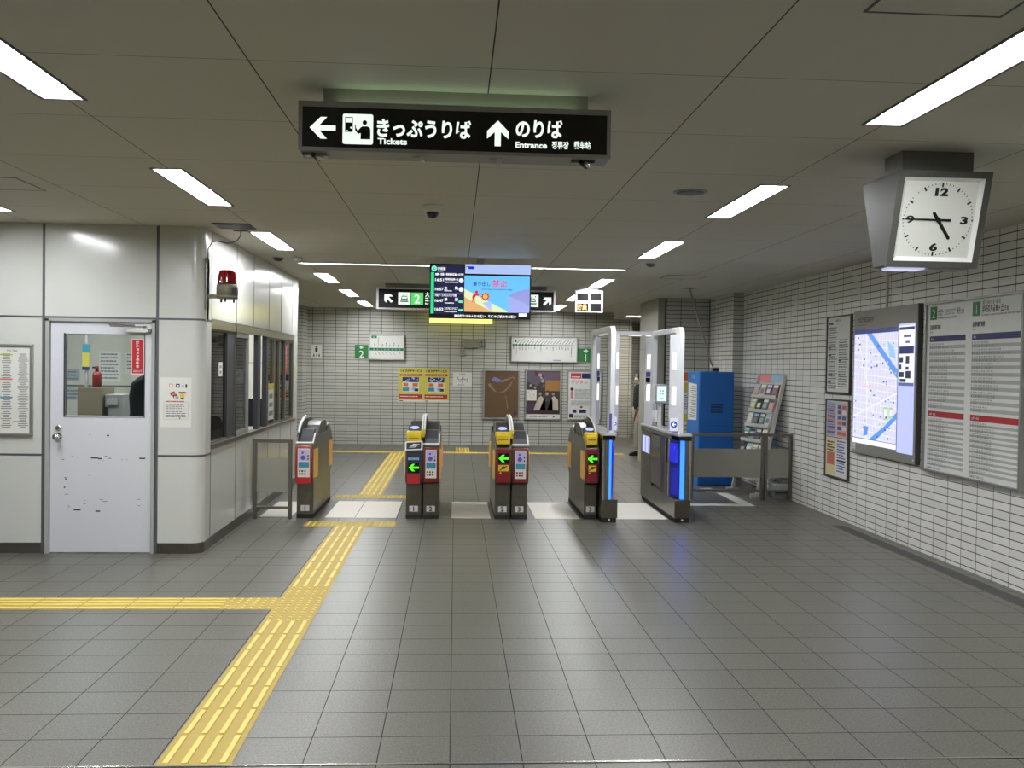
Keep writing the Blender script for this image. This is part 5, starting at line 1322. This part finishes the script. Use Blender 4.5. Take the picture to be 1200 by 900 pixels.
for k in range(16): 
    z = 1.39 - k * .029; d.faces([(-.2481, .15, z), (-.2481, .15 + random.uniform(.2, .4), z), (-.2481, .15 + random.uniform(.2, .4), z - .012), (-.2481, .15, z - .012)], [(0, 1, 2, 3)], INKG if k else INK)
d.build('notice', t, 'white notice on the cabinet side')
d = MB(); d.faces([(-.2475, .2, 1.5), (-.2475, .42, 1.5), (-.2475, .42, 1.55), (-.2475, .2, 1.55)], [(0, 1, 2, 3)], M('cabinet logo', (60, 160, 210), .4)); d.build('emblem', t)
d = MB(); d.tube([(3.26, 12.93, CEIL), (3.275, 12.94, CEIL - .05), (3.62, 13.1, 1.75), (3.66, 13.1, 1.675)], .013, M('cable grey', (140, 136, 124), .5), 8); d.box(3.2, 3.33, 12.88, 12.98, CEIL - .012, CEIL, MGREY)
tag(d.build('conduit'), 'thin slanting cable pipe from the ceiling down to the blue cabinet', 'conduit')
t = thing('document_box', 'low grey box on the floor behind the short railing by the wall', 'box', (4.135, 11.53, 0))
d = MB(); d.box(-.095, .1, 0, .22, 0, .095, MGREY, .004); d.build('box_base', t); d = MB(); d.box(-.1, .105, -.004, .224, .095, .19, LGREY, .004); d.build('box_lid', t)

rk_rot = math.atan2(-.98, .20)
rk = thing('brochure_rack', 'leaning white brochure rack of six tiers in the right corner', 'rack', (3.70, 12.32, 0), rk_rot)
RWD = .64; LEAN = .25      # metres back per metre up
RWH = M('rack white', (208, 206, 200), .45)
def lean(z): return .02 + LEAN * z
for x in (0, RWD):
    d = MB(); d.prism([(lean(.1) - .02, .05), (lean(.1) + .03, .05), (lean(1.56) + .03, 1.56), (lean(1.56) - .02, 1.56)], 'x', x - .012, x + .012, RWH, .002); d.build('side_rail', rk)
    d = MB(); d.box(x - .015, x + .015, -.05, .17, 0, .05, RWH, .003); d.build('foot_rail', rk)
d = MB(); d.prism([(lean(.2) + .02, .2), (lean(.2) + .025, .2), (lean(1.56) + .025, 1.56), (lean(1.56) + .02, 1.56)], 'x', .012, RWD - .012, RWH); d.build('back_panel', rk)
d = MB(); d.prism([(lean(1.50) + .004, 1.48), (lean(1.50) + .008, 1.48), (lean(1.58) + .008, 1.57), (lean(1.58) + .004, 1.57)], 'x', .012, .3, PINK); d.prism([(lean(1.50) + .004, 1.48), (lean(1.50) + .008, 1.48), (lean(1.58) + .008, 1.57), (lean(1.58) + .004, 1.57)], 'x', .3, RWD - .012, SKYB); d.build('header_card', rk, 'pink and pale blue header card')
tiers = [1.28, 1.09, .90, .70, .50, .30]
for z in tiers:
    d = MB(); y0 = lean(z)
    d.box(.012, RWD - .012, y0 - .05, y0 + .018, z - .012, z, RWH); d.box(.012, RWD - .012, y0 - .055, y0 - .05, z - .012, z + .03, RWH); d.build('shelf', rk)
pal = [['print maroon', (132, 80, 84)], ['print slate', (70, 74, 120)], ['print sand', (188, 170, 140)], ['print teal2', (96, 120, 122)], ['print lime', (190, 192, 120)], ['print white', (210, 210, 206)], ['print rose', (190, 150, 148)], ['print indigo', (66, 62, 120)], ['print char', (60, 62, 66)], ['print aqua', (140, 176, 190)], ['print moss', (104, 140, 88)]]
names = ['maroon', 'slate blue', 'sand coloured', 'dark teal', 'lime yellow', 'white', 'rose', 'indigo', 'charcoal', 'pale aqua', 'moss green']
rows = [[6, 2, 7, 0], [4, 8, 3, 6], [5, 8, 3, 5], [10, 9, 1, 4], [8, 5, 2, 9], [8, 4, 4, 10]]
posn = ['at the far end', 'second from the far end', 'third from the far end', 'at the near end']
tn = ['top', 'second', 'third', 'fourth', 'fifth', 'lowest']
Mrk = Matrix.Translation((3.70, 12.32, 0)) @ Matrix.Rotation(rk_rot, 4, 'Z')
mesh_cache = {}
for r, z in enumerate(tiers):
    for k in range(4):
        ci = rows[r][k]
        o = thing('brochure', '%s leaflets %s of the %s rack tier' % (names[ci], posn[k], tn[r]), 'brochure', (Mrk @ Vector((.03 + k * .152, lean(z), z + .0015))), rk_rot, 'brochures on the leaning rack')
        m = M(pal[ci][0], pal[ci][1], .5)
        d = MB(); h_ = .165; d.prism([(-.045, 0), (-.012, 0), (-.012 + LEAN * h_ , h_), (-.03 + LEAN * h_, h_)], 'x', 0, .128, m)
        d.build('leaflet', o)
        d = MB(); rg = random.Random(r * 4 + k)
        def f3(a0, a1, s0, s1, off): 
            def P3(a, s): return (a, -.045 + (.015 + LEAN * h_) * s - off, h_ * s)
            return [P3(a0, s0), P3(a1, s0), P3(a1, s1), P3(a0, s1)]
        d.faces(f3(.008, .12, .75, .95, .0008), [(0, 1, 2, 3)], rg.choice((PAPER, PAPERG, INK, SKYB)))
        d.faces(f3(.02, .1, .3, .65, .0008), [(0, 1, 2, 3)], rg.choice((PAPER, SKIN, PAPERG, LGREY, INKG)))
        d.build('cover_print', o)

# ------------------------------------------------------------------ person beyond the pillar
def skin_mesh(name, verts, edges, radii, root, m, parent, sub=2):
    me = bpy.data.meshes.new(name); me.from_pydata(verts, edges, [])
    o = bpy.data.objects.new(name, me); COL.objects.link(o)
    o.modifiers.new('skin', 'SKIN'); s = o.modifiers.new('sub', 'SUBSURF'); s.levels = sub; s.render_levels = sub
    if not me.skin_vertices: return o
    for i, r in enumerate(radii):
        sv_ = me.skin_vertices[0].data[i]; sv_.radius = r if isinstance(r, tuple) else (r, r); sv_.use_root = (i == root)
    bpy.context.view_layer.update()
    dg = bpy.context.evaluated_depsgraph_get(); nm = bpy.data.meshes.new_from_object(o.evaluated_get(dg))
    bpy.data.objects.remove(o); bpy.data.meshes.remove(me)
    for p in nm.polygons: p.use_smooth = True
    nm.materials.clear(); nm.materials.append(m)
    q = bpy.data.objects.new(name, nm); COL.objects.link(q); q.parent = parent
    return q
# local frame: walks towards -x; height 1.62
pr = thing('person', 'person in black jacket and beige trousers walking half hidden behind the beige pillar', 'person', (3.47, 17.35, 0))
body_v = [(0, 0, .86), (0, 0, 1.05), (0, 0, 1.25), (-.01, 0, 1.33), (-.015, 0, 1.40), (-.02, 0, 1.47), (-.02, 0, 1.545),
          (0, -.16, 1.28), (.02, -.20, 1.02), (-.05, -.21, .80), (-.06, -.21, .74),
          (0, .16, 1.28), (.0, .20, 1.02), (.06, .21, .80), (.07, .21, .74),
          (0, -.085, .82), (-.06, -.09, .46), (-.04, -.09, .08), (-.13, -.09, .03),
          (0, .085, .82), (.06, .09, .47), (.16, .09, .12), (.09, .09, .03)]
body_e = [(0, 1), (1, 2), (2, 3), (3, 4), (4, 5), (5, 6), (2, 7), (7, 8), (8, 9), (9, 10), (2, 11), (11, 12), (12, 13), (13, 14), (0, 15), (15, 16), (16, 17), (17, 18), (0, 19), (19, 20), (20, 21), (21, 22)]
body_r = [(.11, .14), (.1, .13), (.1, .15), .055, .06, .085, .07, .055, .04, .03, .03, .055, .04, .03, .03, .08, .055, .04, .03, .08, .055, .04, .03]
# fingers on both hands
fing = []
for (h, sy, hx, hz) in ((10, -1, -.06, .74), (14, 1, .07, .74)):
    y_ = sy * .21
    for k, (dx, ln) in enumerate(((-.028, .062), (-.010, .072), (.009, .066), (.026, .052))):
        i = len(body_v); body_v += [(hx + dx, y_, hz - .035), (hx + dx - .006, y_, hz - .035 - ln * .5), (hx + dx - .014, y_ - sy * .012, hz - .035 - ln)]
        body_e += [(h, i), (i, i + 1), (i + 1, i + 2)]; body_r += [.010, .009, .008]
    i = len(body_v); body_v += [(hx - .045, y_ - sy * .01, hz), (hx - .055, y_ - sy * .016, hz - .04)]; body_e += [(h, i), (i, i + 1)]; body_r += [.011, .009]
i = len(body_v); body_v += [(-.085, 0, 1.475), (-.11, 0, 1.462)]; body_e += [(5, i), (i, i + 1)]; body_r += [.03, .012]     # nose
i = len(body_v); body_v += [(-.01, -.082, 1.48), (-.01, .082, 1.48)]; body_e += [(5, i), (5, i + 1)]; body_r += [.016, .016]   # ears
skin_mesh('body', body_v, body_e, body_r, 0, SKIN, pr)
JK = M('black jacket', (20, 20, 23), .8)
jv = [(0, 0, .80), (0, 0, 1.02), (0, 0, 1.24), (-.005, 0, 1.325), (0, -.17, 1.28), (.02, -.205, 1.02), (-.045, -.213, .82), (0, .17, 1.28), (0, .205, 1.02), (.055, .213, .82)]
skin_mesh('jacket', jv, [(0, 1), (1, 2), (2, 3), (2, 4), (4, 5), (5, 6), (2, 7), (7, 8), (8, 9)], [(.145, .18), (.135, .165), (.13, .18), .075, .085, .062, .05, .085, .062, .05], 0, JK, pr)
TR = M('beige trousers', (150, 144, 130), .8)
tvv = [(0, 0, .84), (0, -.088, .78), (-.06, -.092, .46), (-.045, -.092, .1), (0, .088, .78), (.06, .092, .47), (.155, .092, .15)]
skin_mesh('trousers', tvv, [(0, 1), (1, 2), (2, 3), (0, 4), (4, 5), (5, 6)], [(.12, .15), .098, .078, .066, .098, .078, .066], 0, TR, pr)
for (x, y_, z) in ((-.07, -.092, 0), (.13, .092, .0)):
    d = MB(); d.prism([(x - .15, .0), (x + .1, .0), (x + .1, .075), (x + .04, .1), (x - .03, .085), (x - .13, .05)], 'y', y_ - .045, y_ + .045, BLACK, .015); d.build('shoe', pr)
d = MB(); d.lathe([(.003, 1.595), (.05, 1.588), (.083, 1.56), (.1, 1.52), (.102, 1.47), (.09, 1.455)], (0, 0, 0), BLACK, 24)
for v in d.bm.verts:
    v.co.y *= .9
    if v.co.x < -.05 and v.co.z < 1.53: v.co.x = -.05
    if v.co.z < 1.5 and v.co.x > -.04: v.co.z -= .07
    v.co.x -= .012
d.build('hair', pr)
d = MB(); d.lathe([(.003, -.112), (.03, -.108), (.055, -.088), (.075, -.05), (.082, -.01)], (0, 0, 1.43), WHITE, 20, 'x')
for v in d.bm.verts: v.co.z = 1.43 + (v.co.z - 1.43) * .62
d.build('face_mask', pr, 'white face mask')
d = MB()
for s in (-1, 1): d.lathe([(.003, -.100), (.007, -.099), (.009, -.092)], (0, s * .03, 1.497), BLACK, 10, 'x')
d.build('eye', pr)
